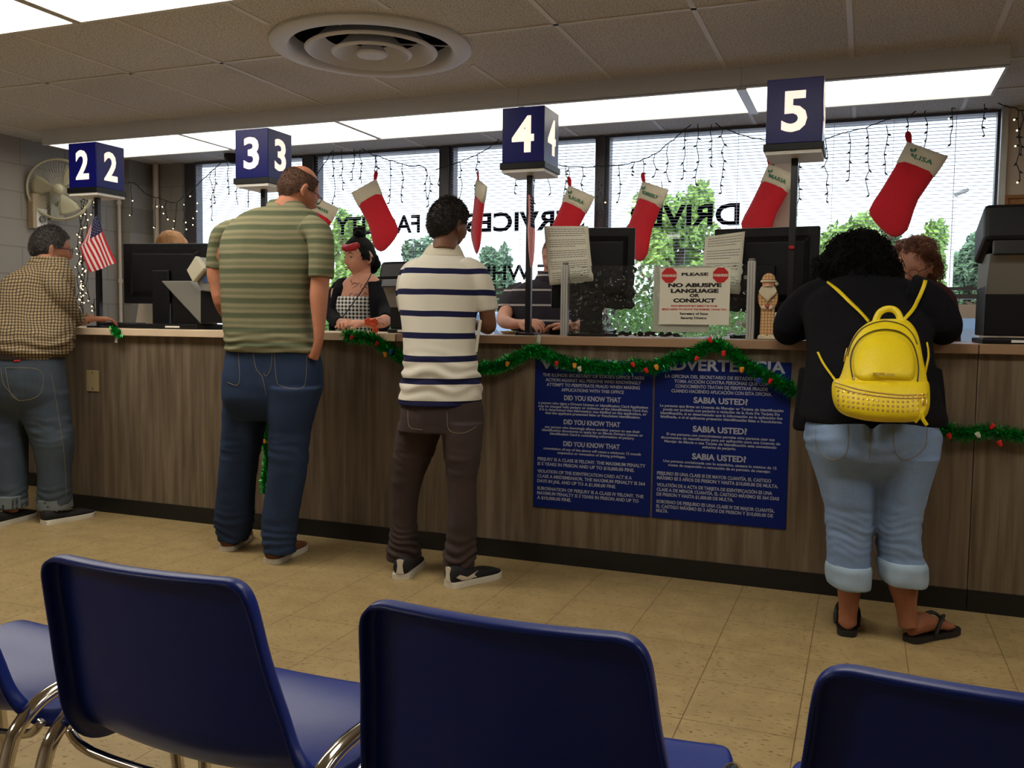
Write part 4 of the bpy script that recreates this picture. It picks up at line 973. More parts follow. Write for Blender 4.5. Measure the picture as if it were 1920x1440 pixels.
# jacket
s = MB(); trunk(s, [(1580, 1652, 512, .01, .08), (1556, 1690, 522, -.01, .10), (1522, 1728, 540, -.04, .12), (1505, 1752, 565, -.07, .13), (1503, 1752, 590, -.11, .14), (1512, 1745, 620, -.17, .15), (1518, 1741, 655, -.235, .16), (1514, 1746, 700, -.30, .17), (1508, 1757, 750, -.355, .18), (1505, 1766, 780, -.385, .18), (1508, 1762, 792, -.39, .178)], e=2.4)
limb(s, [(1550, 550, -.08, 34), (1520, 562, -.09, 34), (1490, 592, -.10, 33), (1476, 621, -.10, 28), (1494, 618, .02, 23), (1540, 613, .15, 18), (1560, 611, .19, 14)])
limb(s, [(1705, 550, -.08, 34), (1735, 560, -.09, 34), (1762, 590, -.10, 34), (1774, 617, -.10, 29), (1754, 615, .02, 24), (1712, 611, .15, 18), (1692, 610, .19, 14)])
# the open front edges of the jacket hanging down on both sides
s.loft([ringpx(1503, 1532, 690, -.22, .07), ringpx(1498, 1528, 750, -.25, .07), ringpx(1494, 1520, 804, -.27, .06)]); s.loft([ringpx(1728, 1757, 690, -.22, .07), ringpx(1735, 1766, 750, -.25, .07), ringpx(1742, 1773, 791, -.27, .06)])
jk = obj('jacket', fuse(s, .0068, 4, folds(.009, 6, .6)), M_knit, t, off=off, smooth='all')
# jeans
p = MB(); trunk(p, [(1522, 1745, 786, -.40, .17), (1514, 1751, 805, -.41, .19), (1514, 1752, 828, -.42, .20), (1521, 1747, 852, -.42, .19), (1528, 1743, 868, -.42, .165), (1537, 1737, 885, -.425, .135), (1550, 1724, 905, -.43, .09)], e=2.5)
trunk(p, [(1522, 1638, 850, -.425, .165), (1534, 1637, 885, -.43, .145), (1545, 1636, 925, -.435, .13), (1555, 1633, 975, -.44, .112), (1557, 1629, 1020, -.45, .10), (1555, 1627, 1058, -.455, .092), (1556, 1626, 1088, -.46, .09)])
trunk(p, [(1630, 1748, 850, -.425, .165), (1633, 1739, 885, -.43, .145), (1637, 1728, 925, -.435, .13), (1642, 1719, 975, -.44, .112), (1650, 1720, 1020, -.45, .10), (1654, 1727, 1050, -.455, .092), (1656, 1729, 1080, -.46, .09)])
def wf(co):
    z = co[:, 2]; x = co[:, 0]; a = .007*nz3(co, 7, 0, (1, 1, .8)); w = nz3(co, 7, 3)
    a += .006*np.exp(-((z-.38)/.12)**2)*nz3(co, 13, 8, (.45, .45, 2.6))+.0015*np.exp(-((z-.37)/.085)**2)*np.sin(z/.030*6.28+w*12)
    a += .003*np.exp(-((z-.70)/.05)**2)*np.sin(z/.05*6.28+w*8)
    cx = px(1633, 830, -.42).x-off.x+off.x
    a -= .022*np.exp(-((x-cx)/.014)**2)*np.exp(-((z-.80)/.09)**2)
    return a
tr = obj('jeans', fuse(p, .0065, 3, wf), M_wjean, t, off=off, smooth='all')
B = bvh_of(tr); m = MB()
for q in ([(1530, 800), (1532, 838), (1560, 862), (1588, 846), (1590, 792)], [(1676, 792), (1678, 846), (1702, 862), (1734, 838), (1738, 798)], [(1633, 790), (1632, 830), (1631, 862)]):
    k = onskin(B, q, .0012); m.add(k.v, k.f)
obj('stitching', m, M_stitch, tr, off=off)
for rows in ([(1556, 1628, 1054, -.455, .098), (1552, 1629, 1062, -.457, .104), (1552, 1628, 1085, -.459, .103), (1556, 1626, 1098, -.46, .098), (1562, 1620, 1096, -.46, .088), (1562, 1622, 1056, -.455, .088)], [(1652, 1729, 1047, -.455, .10), (1650, 1733, 1056, -.457, .106), (1653, 1732, 1080, -.459, .105), (1657, 1729, 1092, -.46, .10), (1663, 1723, 1090, -.46, .09), (1660, 1722, 1049, -.455, .09)]):
    c = MB(); c.loft([ringpx(*r) for r in rows]); obj('rolled_cuff', fuse(c, .006, 2, lambda co: .003*nz3(co, 20, 1)), mat('denim_inside_light', srgb(150, 170, 190), .9), tr, off=off, smooth='all')
# hair: a soft mass and many curls
rh = random.Random(11)
def curly(parent, off, blobs, Yb, mt, n, ln, r, coil, sd, fine=.008):
    rr = random.Random(sd); s = MB()
    for x, y, Y, q, ay in blobs:
        c = px(x, y, Y); a = q*mpp(c); s.sph(c, (a, a*ay, a), 20, 14)
    hm = obj('hair', fuse(s, fine, 3, lambda co: .012*nz3(co, 22, 1)+.006*nz3(co, 50, 4)), mt, parent, off=off, smooth='all')
    me = hm.data; m = MB(); vs = me.vertices; N = len(vs)
    cen = sum((v.co for v in vs), V((0, 0, 0)))/N
    for _ in range(n):
        v = vs[rr.randrange(N)]; no = v.normal.copy(); p = v.co-no*.006
        d = (no*.8+V((rr.uniform(-.5, .5), rr.uniform(-.5, .5), rr.uniform(-1.3, -.1)))).normalized(); L = ln*rr.uniform(.5, 1.3)
        u = d.orthogonal().normalized(); w = d.cross(u); ph = rr.uniform(0, 6.28); pts = []
        for k in range(11):
            f = k/10; a = ph+f*rr.uniform(8, 9); q = p+d*(L*f*.55)+no*(L*.12*math.sin(f*3.1))+V((0, 0, -L*.4*f*f))
            pts.append(q+u*(coil*math.cos(a))+w*(coil*math.sin(a)))
        m.tube(pts, [r]*9+[r*.7, r*.3], 3, cap=False)
    obj('hair_curls', m, mt, parent, smooth='all')
curly(t, off, [(1608, 488, .03, 58, .8), (1580, 512, .0, 50, .8), (1636, 505, .0, 46, .8), (1568, 532, -.03, 36, .7), (1602, 540, -.05, 44, .6), (1645, 520, -.03, 36, .6), (1555, 545, -.05, 24, .6)], -.05, M_hairb, 2600, .06, .0016, .006, 3)

# ------------------------------------------------------------------ yellow backpack
bo = px(1655, 700, -.5); bp = thing('backpack', 'small yellow backpack with a studded bottom band on the back of the curly haired woman', 'backpack', (bo.x, bo.y, bo.z)); boff = bp.location
M_yel = mat('yellow_leather', srgb(232, 205, 22), .42, bump=.15, bs=220, spec=.4); M_gold = mat('gold_metal', srgb(235, 205, 140), .35, metal=.8); M_dline = mat('dark_zip_tape', srgb(70, 58, 20), .6)
s = MB(); s.loft([ringpx(*r, e=2.8, n=48) for r in catmull([(1652, 1690, 598, -.415, .035), (1632, 1702, 604, -.425, .052), (1612, 1714, 622, -.45, .065), (1598, 1721, 648, -.495, .072), (1588, 1727, 680, -.535, .074), (1580, 1731, 705, -.565, .075), (1573, 1734, 718, -.58, .078)], 4)])
main = obj('main_compartment', fuse(s, .005, 4, lambda co: .004*nz3(co, 9, 2)), M_yel, bp, off=boff, smooth='all')
s = MB(); s.loft([ringpx(*r, e=2.8, n=48) for r in catmull([(1570, 1735, 712, -.58, .080), (1564, 1737, 722, -.595, .084), (1564, 1738, 745, -.62, .084), (1570, 1736, 765, -.635, .080), (1584, 1730, 779, -.64, .07), (1612, 1716, 787, -.64, .05), (1635, 1700, 790, -.64, .035)], 4)])
band = obj('studded_band', fuse(s, .005, 3), M_yel, bp, off=boff, smooth='all')
Bm = bvh_of(main); Bb = bvh_of(band)
pk = MB(); poly = [(1604, 716), (1600, 690), (1602, 668), (1612, 645), (1630, 631), (1655, 625), (1682, 628), (1700, 640), (1711, 660), (1716, 690), (1714, 722), (1690, 727), (1655, 727), (1625, 723)]
cx_, cy_ = 1658, 680; rings = []
for f, o_ in ((1.03, .0), (1.0, .006), (.93, .013), (.75, .018), (.45, .021), (.12, .022)):
    rings.append([hit(Bm, cx_+(x-cx_)*f, cy_+(y-cy_)*f, o_, -.6)[0] for x, y in poly])
pk.loft(rings, cap=True); po = obj('front_pocket', pk, M_yel, bp, off=boff, smooth='all'); q = po.modifiers.new('s', 'SUBSURF'); q.levels = q.render_levels = 2
k = onskin(Bm, [(1602, 722), (1597, 690), (1599, 665), (1610, 642), (1629, 627), (1655, 620), (1684, 624), (1703, 637), (1714, 658), (1720, 690), (1717, 726)], .0025, off=.006, Y=-.6); obj('pocket_zip', k, M_dline, bp, off=boff)
k = onskin(Bm, [(1590, 668), (1599, 640), (1620, 615), (1655, 603), (1690, 609), (1710, 626), (1719, 646)], .002, off=.002, Y=-.5); obj('main_zip', k, M_dline, bp, off=boff)
zz = MB()
for q in ([(1566, 717), (1600, 728), (1640, 736), (1690, 741), (1734, 740)], [(1566, 724), (1600, 735), (1640, 742), (1690, 747), (1734, 746)]):
    k = onskin(Bb, q, .0022, off=.001, Y=-.65); zz.add(k.v, k.f)
obj('band_zip', zz, M_gold, band, off=boff)
for i in range(4):
    for j in range(18):
        u = j/17; x = 1572+u*158; y = 733+i*9.5+12*math.sin(u*math.pi*.62)-(4 if u > .8 else 0)*(u-.8)*5-(i*.8)
        p, nn = hit(Bb, x, y, 0, -.65); a = nn.orthogonal().normalized(); c = nn.cross(a); r_ = .0056
        m = MB().add([p+a*r_-boff, p+c*r_-boff, p-a*r_-boff, p-c*r_-boff, p+nn*.005-boff, p-nn*.001-boff], [(0, 1, 4), (1, 2, 4), (2, 3, 4), (3, 0, 4), (1, 0, 5), (2, 1, 5), (3, 2, 5), (0, 3, 5)])
        obj('stud', m, M_gold, band)
# zip pulls
for pts in ([(1603, 704), (1600, 718), (1598, 726)], [(1735, 738), (1734, 755), (1733, 768)], [(1728, 738), (1727, 752), (1726, 762)], [(1588, 652), (1585, 664), (1582, 678)]):
    P = [hit(Bm if pts[0][0] < 1650 else Bb, x, y, .008, -.62)[0] for x, y in pts]; obj('zip_pull', MB().tube(P, [.0025, .0045, .003], 8, flat=.5), M_gold, bp, off=boff, smooth='all')
h = MB(); hc = [px(x, y, Y) for x, y, Y in catmull([(1640, 606, -.45), (1648, 588, -.44), (1660, 580, -.435), (1674, 580, -.435), (1684, 588, -.44), (1690, 606, -.45)], 4)]
obj('top_handle', h.tube(hc, .006, 10, flat=2.0), M_yel, bp, off=boff, smooth='all')
Bj = bvh_of(jk); hb = bvh_of(WP.children[0])
for q, w_ in (([(1628, 606), (1612, 588), (1592, 568), (1572, 548), (1552, 532)], .014), ([(1694, 602), (1708, 585), (1722, 562), (1731, 540), (1734, 529)], .014), ([(1735, 644), (1738, 668), (1734, 690), (1729, 712)], .008), ([(1536, 662), (1546, 684), (1558, 702), (1568, 716)], .008)):
    rows = catmull(q, 4); L_, R_ = [], []
    for i, (x, y) in enumerate(rows):
        p, nn = hit(Bj, x, y, .006, -.35)
        x2, y2 = rows[min(i+1, len(rows)-1)]; x1, y1 = rows[max(0, i-1)]; dx, dy = x2-x1, y2-y1; l = math.hypot(dx, dy); k = w_/mpp(p)/2
        a, _ = hit(Bj, x-dy/l*k, y+dx/l*k, .006, -.35); c, _ = hit(Bj, x+dy/l*k, y-dx/l*k, .006, -.35)
        a = p+(a-p).normalized()*w_/2; c = p+(c-p).normalized()*w_/2; L_.append(a); R_.append(c)
    m = MB(); n_ = len(L_); m.add(L_+R_, [(i, i+1, n_+i+1, n_+i) for i in range(n_-1)])
    o = obj('strap', m, M_yel, bp, off=boff, smooth='all'); q_ = o.modifiers.new('t', 'SOLIDIFY'); q_.thickness = .004; q_.offset = 1
m = MB().tube([px(1733, 762, -.66), px(1728, 775, -.665), px(1731, 787, -.665), px(1738, 797, -.66)], .003, 6, flat=2.2); m2 = MB().tube([px(1732, 762, -.66), px(1724, 780, -.665), px(1716, 792, -.66)], .0025, 6, flat=2.2); m.add(m2.v, m2.f)
obj('leather_tassel', m, M_yel, bp, off=boff)
q = text_mb('MICHAEL KORS', .012, .0004, width=.066, depth=.0006); c, _ = hit(bvh_of(po), 1652, 731, .004, -.62)
c = hit(Bm, 1652, 712, .026, -.62)[0]
obj('lettering', put(MB(), q, c, Matrix.Rotation(R(3), 3, 'Y')), M_gold, bp, off=boff)

def clerk_legs(t, off, cx, Y, m_):
    p = MB(); u = UH
    for s_ in (-1, 1):
        p.loft([[V((cx, Y, z))+V((s_*ox, 0, 0))+V((a*math.cos(q), b*math.sin(q), 0)) for q in (2*math.pi*k/20 for k in range(20))] for z, ox, a, b in ((.86, .075, .10, .11), (.72, .085, .085, .095), (.5, .09, .068, .075), (.3, .092, .058, .066), (.07, .094, .055, .062))])
    p.loft([[V((cx+a*math.cos(q), Y+b*math.sin(q), z)) for q in (2*math.pi*k/24 for k in range(24))] for z, a, b in ((.70, .12, .08), (.78, .18, .12), (.90, .175, .12), (1.0, .16, .11))])
    obj('trousers', fuse(p, .012, 3), m_, t, off=off, smooth='all')
    for s_ in (-1, 1): shoe(t, off, V((cx+s_*.095, Y+.06, 0)), (s_*.1, -1), .27, M_bcanvas, M_bsole)

# ================================================================== CLERK WITH THE BLACK BUN AND RED FRINGE
o0 = px(675, 600, .95); t = person('clerk with a red fringe, black bun, black cardigan and gingham top behind the counter', o0); off = t.location
HM = head_mat(px(674, 482, .93), 203, -4, s=1.0)
b = head_mb(HM); limb(b, [(680, 490, .95, 15), (680, 508, .95, 15), (678, 524, .95, 18)], n=18)
trunk(b, [(662, 702, 514, .95, .055), (645, 714, 527, .945, .075), (636, 716, 538, .94, .085), (632, 712, 560, .93, .09), (632, 706, 600, .93, .10), (625, 715, 700, .93, .11), (620, 720, 760, .93, .12)])
limb(b, [(632, 545, .93, 11), (624, 580, .86, 10), (630, 603, .74, 10.5), (648, 606, .60, 8.5), (655, 605, .55, 7)]); limb(b, [(716, 545, .93, 12), (724, 580, .84, 12), (722, 601, .68, 12), (700, 606, .55, 10), (684, 606, .50, 7.5)])
h = hand_mb(px(684, 606, .50), (-.95, -.12, .0), (.0, -.4, 1), -1, 26, .9); b.add(h.v, h.f); h = hand_mb(px(652, 604, .56), (.3, -.9, .05), (-.3, 0, 1), 1, 30, .9); b.add(h.v, h.f)
obj('body', fuse(b, .0045, 1), S_c, t, off=off, smooth='all')
for s_ in (-1, 1):
    e = MB().sph((s_*.031, .0775, .001), (.0125, .0095, .0065), 12, 8); e.xf(HM); ey = obj('eye', e, mat('eye_white', srgb(165, 145, 138), .4), t, off=off, smooth='all')
    i_ = MB().sph((s_*.031, .0862, .001), (.0048, .0022, .0052), 10, 6); i_.xf(HM); obj('iris', i_, M_hairb, ey, off=off)
    w_ = MB().tube([(s_*.014, .095, .022), (s_*.030, .093, .028), (s_*.046, .080, .020)], [.0015, .0025, .001], 6); w_.xf(HM); obj('eyebrow', w_, M_hairb, t, off=off)
l = MB(); l.tube([(-.022, .094, -.064), (-.008, .1045, -.0595), (0, .105, -.0615), (.008, .1045, -.0595), (.022, .094, -.064)], [.001, .004, .0035, .004, .001], 8, flat=.8); l.tube([(-.02, .094, -.067), (0, .104, -.0735), (.02, .094, -.067)], [.001, .0052, .001], 8, flat=.8); l.xf(HM); obj('lips', l, mat('lipstick', srgb(120, 40, 48), .4), t, off=off, smooth='all')
kc = hairline(-.06, -.02, .058); cap = obj('hair', hair_cap(HM, kc, .013, .003, 40), M_hairb, t, off=off, smooth='all')
M_redh = mat('red_dyed_hair', srgb(170, 20, 36), .45, bump=.5, bs=60, stretch=(.2, 1, 1)); M_bleach = mat('bleached_hair', srgb(205, 170, 140), .5, bump=.5, bs=60)
f = MB().tube(catmull([(-.062, .040, .070), (-.046, .070, .060), (-.018, .088, .055), (.018, .088, .056), (.046, .068, .062), (.062, .036, .074)], 4), [.010]+[.022]*19+[.010], 14); f.xf(HM); obj('red_fringe', fuse(f, .004, 2, lambda co: .002*nz3(co, 60)), M_redh, cap, off=off, smooth='all')
f = MB()
for k in range(5): f.tube(catmull([(-.045-.004*k, .066-.014*k, .066), (-.068-.002*k, .045-.015*k, .03), (-.078, .02-.014*k, -.005)], 3), .010, 8)
f.xf(HM); obj('bleached_streak', fuse(f, .004, 2), M_bleach, cap, off=off, smooth='all')
f = MB()
for q in ((0, -.005, .125, .038), (.012, -.025, .148, .030), (-.02, .012, .142, .026), (-.01, -.03, .165, .018)): f.sph(q[:3], q[3], 14, 10)
for k in range(3): f.tube(catmull([(.03*math.cos(a)-.0, .03*math.sin(a)-.01, .12+.02*k+.004*a) for a in (0, 1.2, 2.4, 3.6, 4.8, 6)], 3), .012, 8)
f.xf(HM); obj('bun', fuse(f, .004, 1, lambda co: .002*nz3(co, 60)), M_hairb, cap, off=off, smooth='all')
f = MB()
for q in ((0, -.10, -.02, .04), (-.035, -.09, -.045, .036), (.03, -.09, -.04, .034), (0, -.095, -.07, .034), (-.045, -.075, -.01, .03)): f.sph(q[:3], q[3], 14, 10)
f.xf(HM); obj('rolled_back_hair', fuse(f, .005, 2), M_hairb, cap, off=off, smooth='all')
s = MB(); trunk(s, [(631, 703, 556, .915, .10), (629, 704, 575, .91, .112), (630, 700, 600, .915, .11), (627, 708, 640, .92, .11), (624, 712, 700, .92, .12)])
obj('gingham_top', fuse(s, .006, 3), M_ging, t, off=off, smooth='all')
s = MB(); trunk(s, [(660, 716, 518, 1.0, .06), (638, 726, 530, 1.0, .09), (624, 728, 550, 1.01, .11), (618, 728, 590, 1.02, .12), (616, 730, 640, 1.02, .13), (614, 732, 720, 1.02, .13)])
s.loft([ringpx(634, 662, 522, .915, .03), ringpx(626, 652, 540, .87, .04), ringpx(620, 640, 565, .85, .04), ringpx(617, 634, 600, .85, .04), ringpx(616, 632, 660, .86, .04)])
limb(s, [(648, 528, .95, 10), (636, 540, .96, 14), (624, 560, .92, 14), (620, 585, .84, 13.5), (630, 602, .74, 13), (640, 605, .66, 11)]); limb(s, [(712, 536, .95, 16), (722, 560, .90, 16), (726, 585, .82, 15), (722, 600, .68, 14)])
s.loft([ringpx(688, 724, 528, .90, .03), ringpx(692, 728, 560, .86, .035), ringpx(695, 730, 600, .86, .035), ringpx(695, 732, 660, .86, .035)])
obj('cardigan', fuse(s, .006, 3, folds(.006, 8, .6)), M_knit, t, off=off, smooth='all')
B = bvh_of(t.children[0]) if False else None
ln = MB().tube([px(x, y, Y) for x, y, Y in catmull([(697, 512, .88), (685, 535, .83), (668, 560, .79), (646, 590, .78), (643, 592, .78)], 4)], .0035, 6)
obj('lanyard', ln, mat('navy_ribbon', srgb(24, 26, 50), .7), t, off=off)
clerk_legs(t, off, px(675, 560, .97).x, 1.0, M_knit)
# dark tattoo marks on her chest and forearm
tb_ = MB(); Bd = bvh_of([c for c in t.children if c.name.startswith('body')][0]); rr = random.Random(6)
for _ in range(26):
    if _ < 18: x, y = rr.uniform(658, 694), rr.uniform(526, 552)
    else: x, y = rr.uniform(688, 716), rr.uniform(598, 608)
    pts = [(x, y)]; a = rr.uniform(0, 6.28)
    for k in range(4): a += rr.uniform(-1.2, 1.2); pts.append((pts[-1][0]+2.4*math.cos(a), pts[-1][1]+2*math.sin(a)))
    k = onskin(Bd, pts, .0016, k=2, off=.0006, Y=.85, n=4); tb_.add(k.v, k.f)
obj('tattoo', tb_, mat('tattoo_ink', srgb(58, 48, 46), .8), t, off=off)

# ================================================================== CLERK IN THE DARK STRIPED POLO
o0 = px(1010, 600, 1.0); t = person('clerk in a dark polo with pale stripes, face hidden behind a taped paper', o0); off = t.location
HM = head_mat(px(1044, 482, 1.0), 195, -14, s=1.0)
b = head_mb(HM); limb(b, [(1040, 490, 1.0, 17), (1036, 512, 1.0, 18), (1034, 530, 1.0, 22)])
trunk(b, [(985, 1085, 545, 1.0, .08), (970, 1100, 600, 1.0, .10), (970, 1100, 760, 1.0, .12)])
limb(b, [(965, 550, .98, 14), (952, 578, .88, 13.5), (944, 600, .70, 13.5), (960, 607, .52, 10.5), (976, 607, .42, 8)]); limb(b, [(1105, 550, .98, 14), (1115, 590, .85, 12), (1100, 612, .6, 10), (1070, 612, .5, 8)])
h = hand_mb(px(976, 606, .42), (.9, -.35, .06), (-.1, -.3, 1), 1, 34, 1.0); b.add(h.v, h.f); h = hand_mb(px(1072, 610, .52), (-.9, -.2, 0), (0, 0, 1), -1, 25); b.add(h.v, h.f)
obj('body', fuse(b, .0048, 1), S_c, t, off=off, smooth='all')
obj('hair', hair_cap(HM, hairline(-.07, .0, .07), .004, .002, 100), M_hairs, t, off=off, smooth='all')
s = MB(); trunk(s, [(1010, 1062, 522, 1.0, .065), (985, 1085, 530, 1.0, .09), (958, 1112, 545, 1.0, .115), (952, 1118, 575, .99, .13), (958, 1112, 620, .98, .14), (955, 1115, 700, .98, .15)])
limb(s, [(980, 545, 1.0, 17), (962, 550, .98, 17), (951, 566, .92, 17), (947, 584, .84, 16)]); limb(s, [(1090, 545, 1.0, 17), (1108, 552, .98, 17), (1116, 575, .9, 16)])
obj('polo_shirt', fuse(s, .006, 4, folds(.006, 8, .6)), M_polo, t, off=off, smooth='all'); clerk_legs(t, off, px(1035, 560, 1.0).x, 1.0, M_brown)
c = MB(); c.loft([ringpx(1010, 1060, 510, .99, .06), ringpx(1004, 1066, 520, .99, .075), ringpx(1000, 1068, 530, .99, .085), ringpx(1012, 1058, 528, .99, .07)]); obj('collar', fuse(c, .005, 2), M_polo, t, off=off, smooth='all')

# ================================================================== CLERK WITH BLOND HAIR BEHIND THE MONITOR
o0 = px(325, 600, .95); t = person('blond clerk, only the top of the hair showing above the left monitor', o0); off = t.location
HM = head_mat(px(324, 470, .95), 196, -18, s=1.0)
b = head_mb(HM); limb(b, [(324, 480, .95, 15), (324, 512, .97, 17)]); trunk(b, [(300, 350, 512, .97, .07), (275, 372, 530, .97, .1), (270, 378, 600, .97, .12), (270, 378, 700, .97, .12)])
obj('body', fuse(b, .006, 1), S_c, t, off=off, smooth='all')
obj('hair', hair_cap(HM, hairline(-.09, -.03, .05), .020, .005, 30), M_blond, t, off=off, smooth='all')
s = MB(); trunk(s, [(298, 350, 514, .97, .08), (268, 380, 530, .97, .12), (264, 384, 600, .97, .14), (262, 386, 720, .97, .14)]); obj('blouse', fuse(s, .008, 3), M_knit, t, off=off, smooth='all'); clerk_legs(t, off, px(325, 560, .97).x, .98, M_brown)

# ================================================================== CLERK WITH AUBURN HAIR
o0 = px(1725, 600, .78); t = person('clerk with short auburn hair bending over the counter behind the curly haired woman', o0); off = t.location
HM = head_mat(px(1712, 499, .72), 200, -22, s=.94)
b = head_mb(HM); limb(b, [(1722, 505, .76, 20), (1732, 528, .80, 22)]); trunk(b, [(1700, 1762, 530, .82, .08), (1672, 1782, 560, .84, .11), (1668, 1790, 620, .86, .12), (1668, 1790, 720, .88, .12)])
limb(b, [(1768, 560, .80, 14), (1772, 590, .72, 12), (1755, 598, .60, 10), (1735, 600, .52, 8)]); h = hand_mb(px(1735, 600, .52), (-.8, -.4, 0), (0, 0, 1), -1, 22, .92); b.add(h.v, h.f)
obj('body', fuse(b, .0048, 1), S_c, t, off=off, smooth='all')
s = MB(); trunk(s, [(1702, 1762, 532, .82, .09), (1668, 1786, 556, .84, .13), (1664, 1794, 620, .86, .14), (1664, 1794, 720, .88, .14)]); limb(s, [(1760, 550, .82, 18), (1774, 575, .76, 16), (1768, 590, .70, 15)])
obj('blouse', fuse(s, .008, 3), mat('maroon_cloth', srgb(82, 34, 44), .85), t, off=off, smooth='all'); clerk_legs(t, off, px(1729, 600, .88).x, .9, M_knit)
curly(t, off, [(1722, 472, .76, 30, .9), (1742, 490, .76, 20, 1.0), (1698, 468, .72, 22, .9), (1745, 510, .76, 16, .9), (1715, 466, .68, 22, .8), (1692, 478, .70, 12, .8), (1735, 474, .68, 20, .8), (1752, 500, .80, 15, .8), (1682, 484, .76, 12, .9)], .8, M_auburn, 900, .045, .0014, .007, 5, .006)
glasses(HM, t, off, M_hairs)

# ================================================================== DEVICES ON THE COUNTER
def monitor(x, y, z, w, h, yaw, lab, zs=1.043, tilt=0):
    """local -y is the back that faces the waiting room"""
    t = thing('computer_monitor', lab, 'monitor', (x, y, zs), R(yaw), 'black computer monitors seen from behind')
    zz = z-zs
    m = MB().bx(-w/2, w/2, -.012, .022, zz, zz+h); obj('screen_housing', m, M_black, t, bevel=.006)
    obj('back_bulge', MB().loft([[V((sx*w*.42, -.012, zz+h*.12)), V((-sx*w*.42, -.012, zz+h*.12)), V((-sx*w*.42, -.012, zz+h*.9)), V((sx*w*.42, -.012, zz+h*.9))] for sx in (1,)]+[[V((w*.36, -.038, zz+h*.2)), V((-w*.36, -.038, zz+h*.2)), V((-w*.36, -.038, zz+h*.82)), V((w*.36, -.038, zz+h*.82))]]), M_black, t, bevel=.004)
    v = MB()
    for k in range(34): v.bx(-w*.40+k*w*.0245, -w*.40+k*w*.0245+.003, -.0145, -.0125, zz+h*.91, zz+h*.97)
    obj('vent_slots', v, M_blackm, t)
    obj('panel', MB().bx(-w*.47, w*.47, .0222, .0235, zz+h*.05, zz+h*.95), mat('dark_screen', srgb(30, 40, 60), .2, emit=(.5, .6, .8, 1), es=.25), t)
    obj('stand', MB().bx(-.055, .055, -.065, -.040, .012, zz+h*.55), M_black, t, bevel=.006); obj('base', MB().bx(-.13, .13, -.12, .07, 0, .013), M_black, t, bevel=.005)
    return t
p = px(312, 560, .42); monitor(p.x, .42, 1.19, .545, .36, 12, 'black monitor on the counter to the right of sign post two')
p = px(1116, 560, .34); monitor(p.x-.02, .36, 1.175, .40, .39, 14, 'black monitor behind the frosted glass, with a paper taped to its left side')
p = px(1432, 560, .40); monitor(p.x, .42, 1.165, .47, .385, -4, 'black monitor left of sign post five with a paper taped to it')
def vision_tester(x, y, yaw, lab, s=1.0, group='vision testers', top=True):
    t = thing('vision_tester', lab, 'vision tester', (x, y, 1.043), R(yaw), group)
    obj('base', MB().bx(-.11*s, .11*s, -.12*s, .16*s, 0, .022), M_black, t, bevel=.006)
    obj('label_strip', MB().bx(-.03*s, .07*s, -.1215*s-.001, -.12*s, .006, .016), M_white, t)
    obj('lower_housing', MB().loft([[V((a*.105*s, y_*s, z_*s)) for a, y_ in ((-1, -.10), (1, -.10), (1, .13), (-1, .13))] for z_ in (.024, .18)]), M_black, t, bevel=.006)
    obj('slanted_panel', MB().loft([[V((-.104*s, -.102*s, .15*s)), V((.104*s, -.102*s, .15*s)), V((.104*s, -.17*s, .27*s)), V((-.104*s, -.17*s, .27*s))], [V((-.104*s, .13*s, .15*s)), V((.104*s, .13*s, .15*s)), V((.104*s, .13*s, .29*s)), V((-.104*s, .13*s, .29*s))]]), M_grey, t, bevel=.004)
    hd = MB(); rot = Matrix.Rotation(R(-14), 3, 'X'); hd.box((0, -.06*s, .335*s), (.25*s, .24*s, .115*s), rot); obj('head_housing', hd, M_black, t, bevel=.018)
    vz = MB(); vz.box((0, -.178*s, .30*s), (.20*s, .012, .075*s), rot); obj('viewer_window', vz, M_blackm, t, bevel=.006)
    return t
vision_tester(px(775, 615, .25).x, .26, -10, 'black and grey vision tester half hidden left of the man in the navy striped polo', .86)
vision_tester(px(1908, 635, .22).x, .25, 0, 'large black vision tester cut off by the right edge of the picture', 1.28)
# grey angled testing unit at station two
t = thing('testing_machine', 'grey and black angled testing machine in front of the left monitor', 'testing machine', (px(352, 614, .24).x, .24, 1.043), R(0))
def wedge(pts, y0, y1): return MB().poly(pts, y0, y1)
o_ = t.location
L = lambda x, y, Y: (px(x, y, Y).x-o_.x, px(x, y, Y).z-1.043)
obj('base', MB().bx(-.13, .15, -.10, .12, 0, .03), M_black, t, bevel=.005)
obj('label_strip', MB().bx(-.07, .03, -.1015, -.1, .008, .018), M_white, t)
obj('lower_housing', wedge([L(380, 606, .20), L(425, 606, .2), L(425, 520, .2), L(380, 545, .2)], -.06, .12), M_black, t, bevel=.006)
obj('slanted_panel', wedge([L(306, 527, .2), L(362, 527, .2), L(381, 547, .2), L(381, 608, .2)], -.06, .06), M_grey, t, bevel=.006)
obj('side_panel', wedge([L(324, 532, .2), L(324, 608, .2), L(378, 608, .2), L(330, 548, .2)], -.045, .10), M_black, t, bevel=.004)
hd = wedge([L(366, 520, .15), L(372, 481, .15), L(404, 514, .15), L(400, 548, .15), L(380, 545, .15)], -.10, .05); obj('head_housing', hd, M_grey, t, bevel=.006)
obj('forehead_rest', wedge([L(354, 507, .12), L(371, 480, .12), L(388, 503, .12), L(366, 530, .12)], -.14, -.105), M_lgrey, t, bevel=.006)
obj('emblem', put(MB(), text_mb('x', .05, .003, depth=.0006), (L(379, 528, .11)[0], -.107, L(379, 528, .11)[1])), mat('emblem_blue', srgb(60, 84, 150), .5), t)
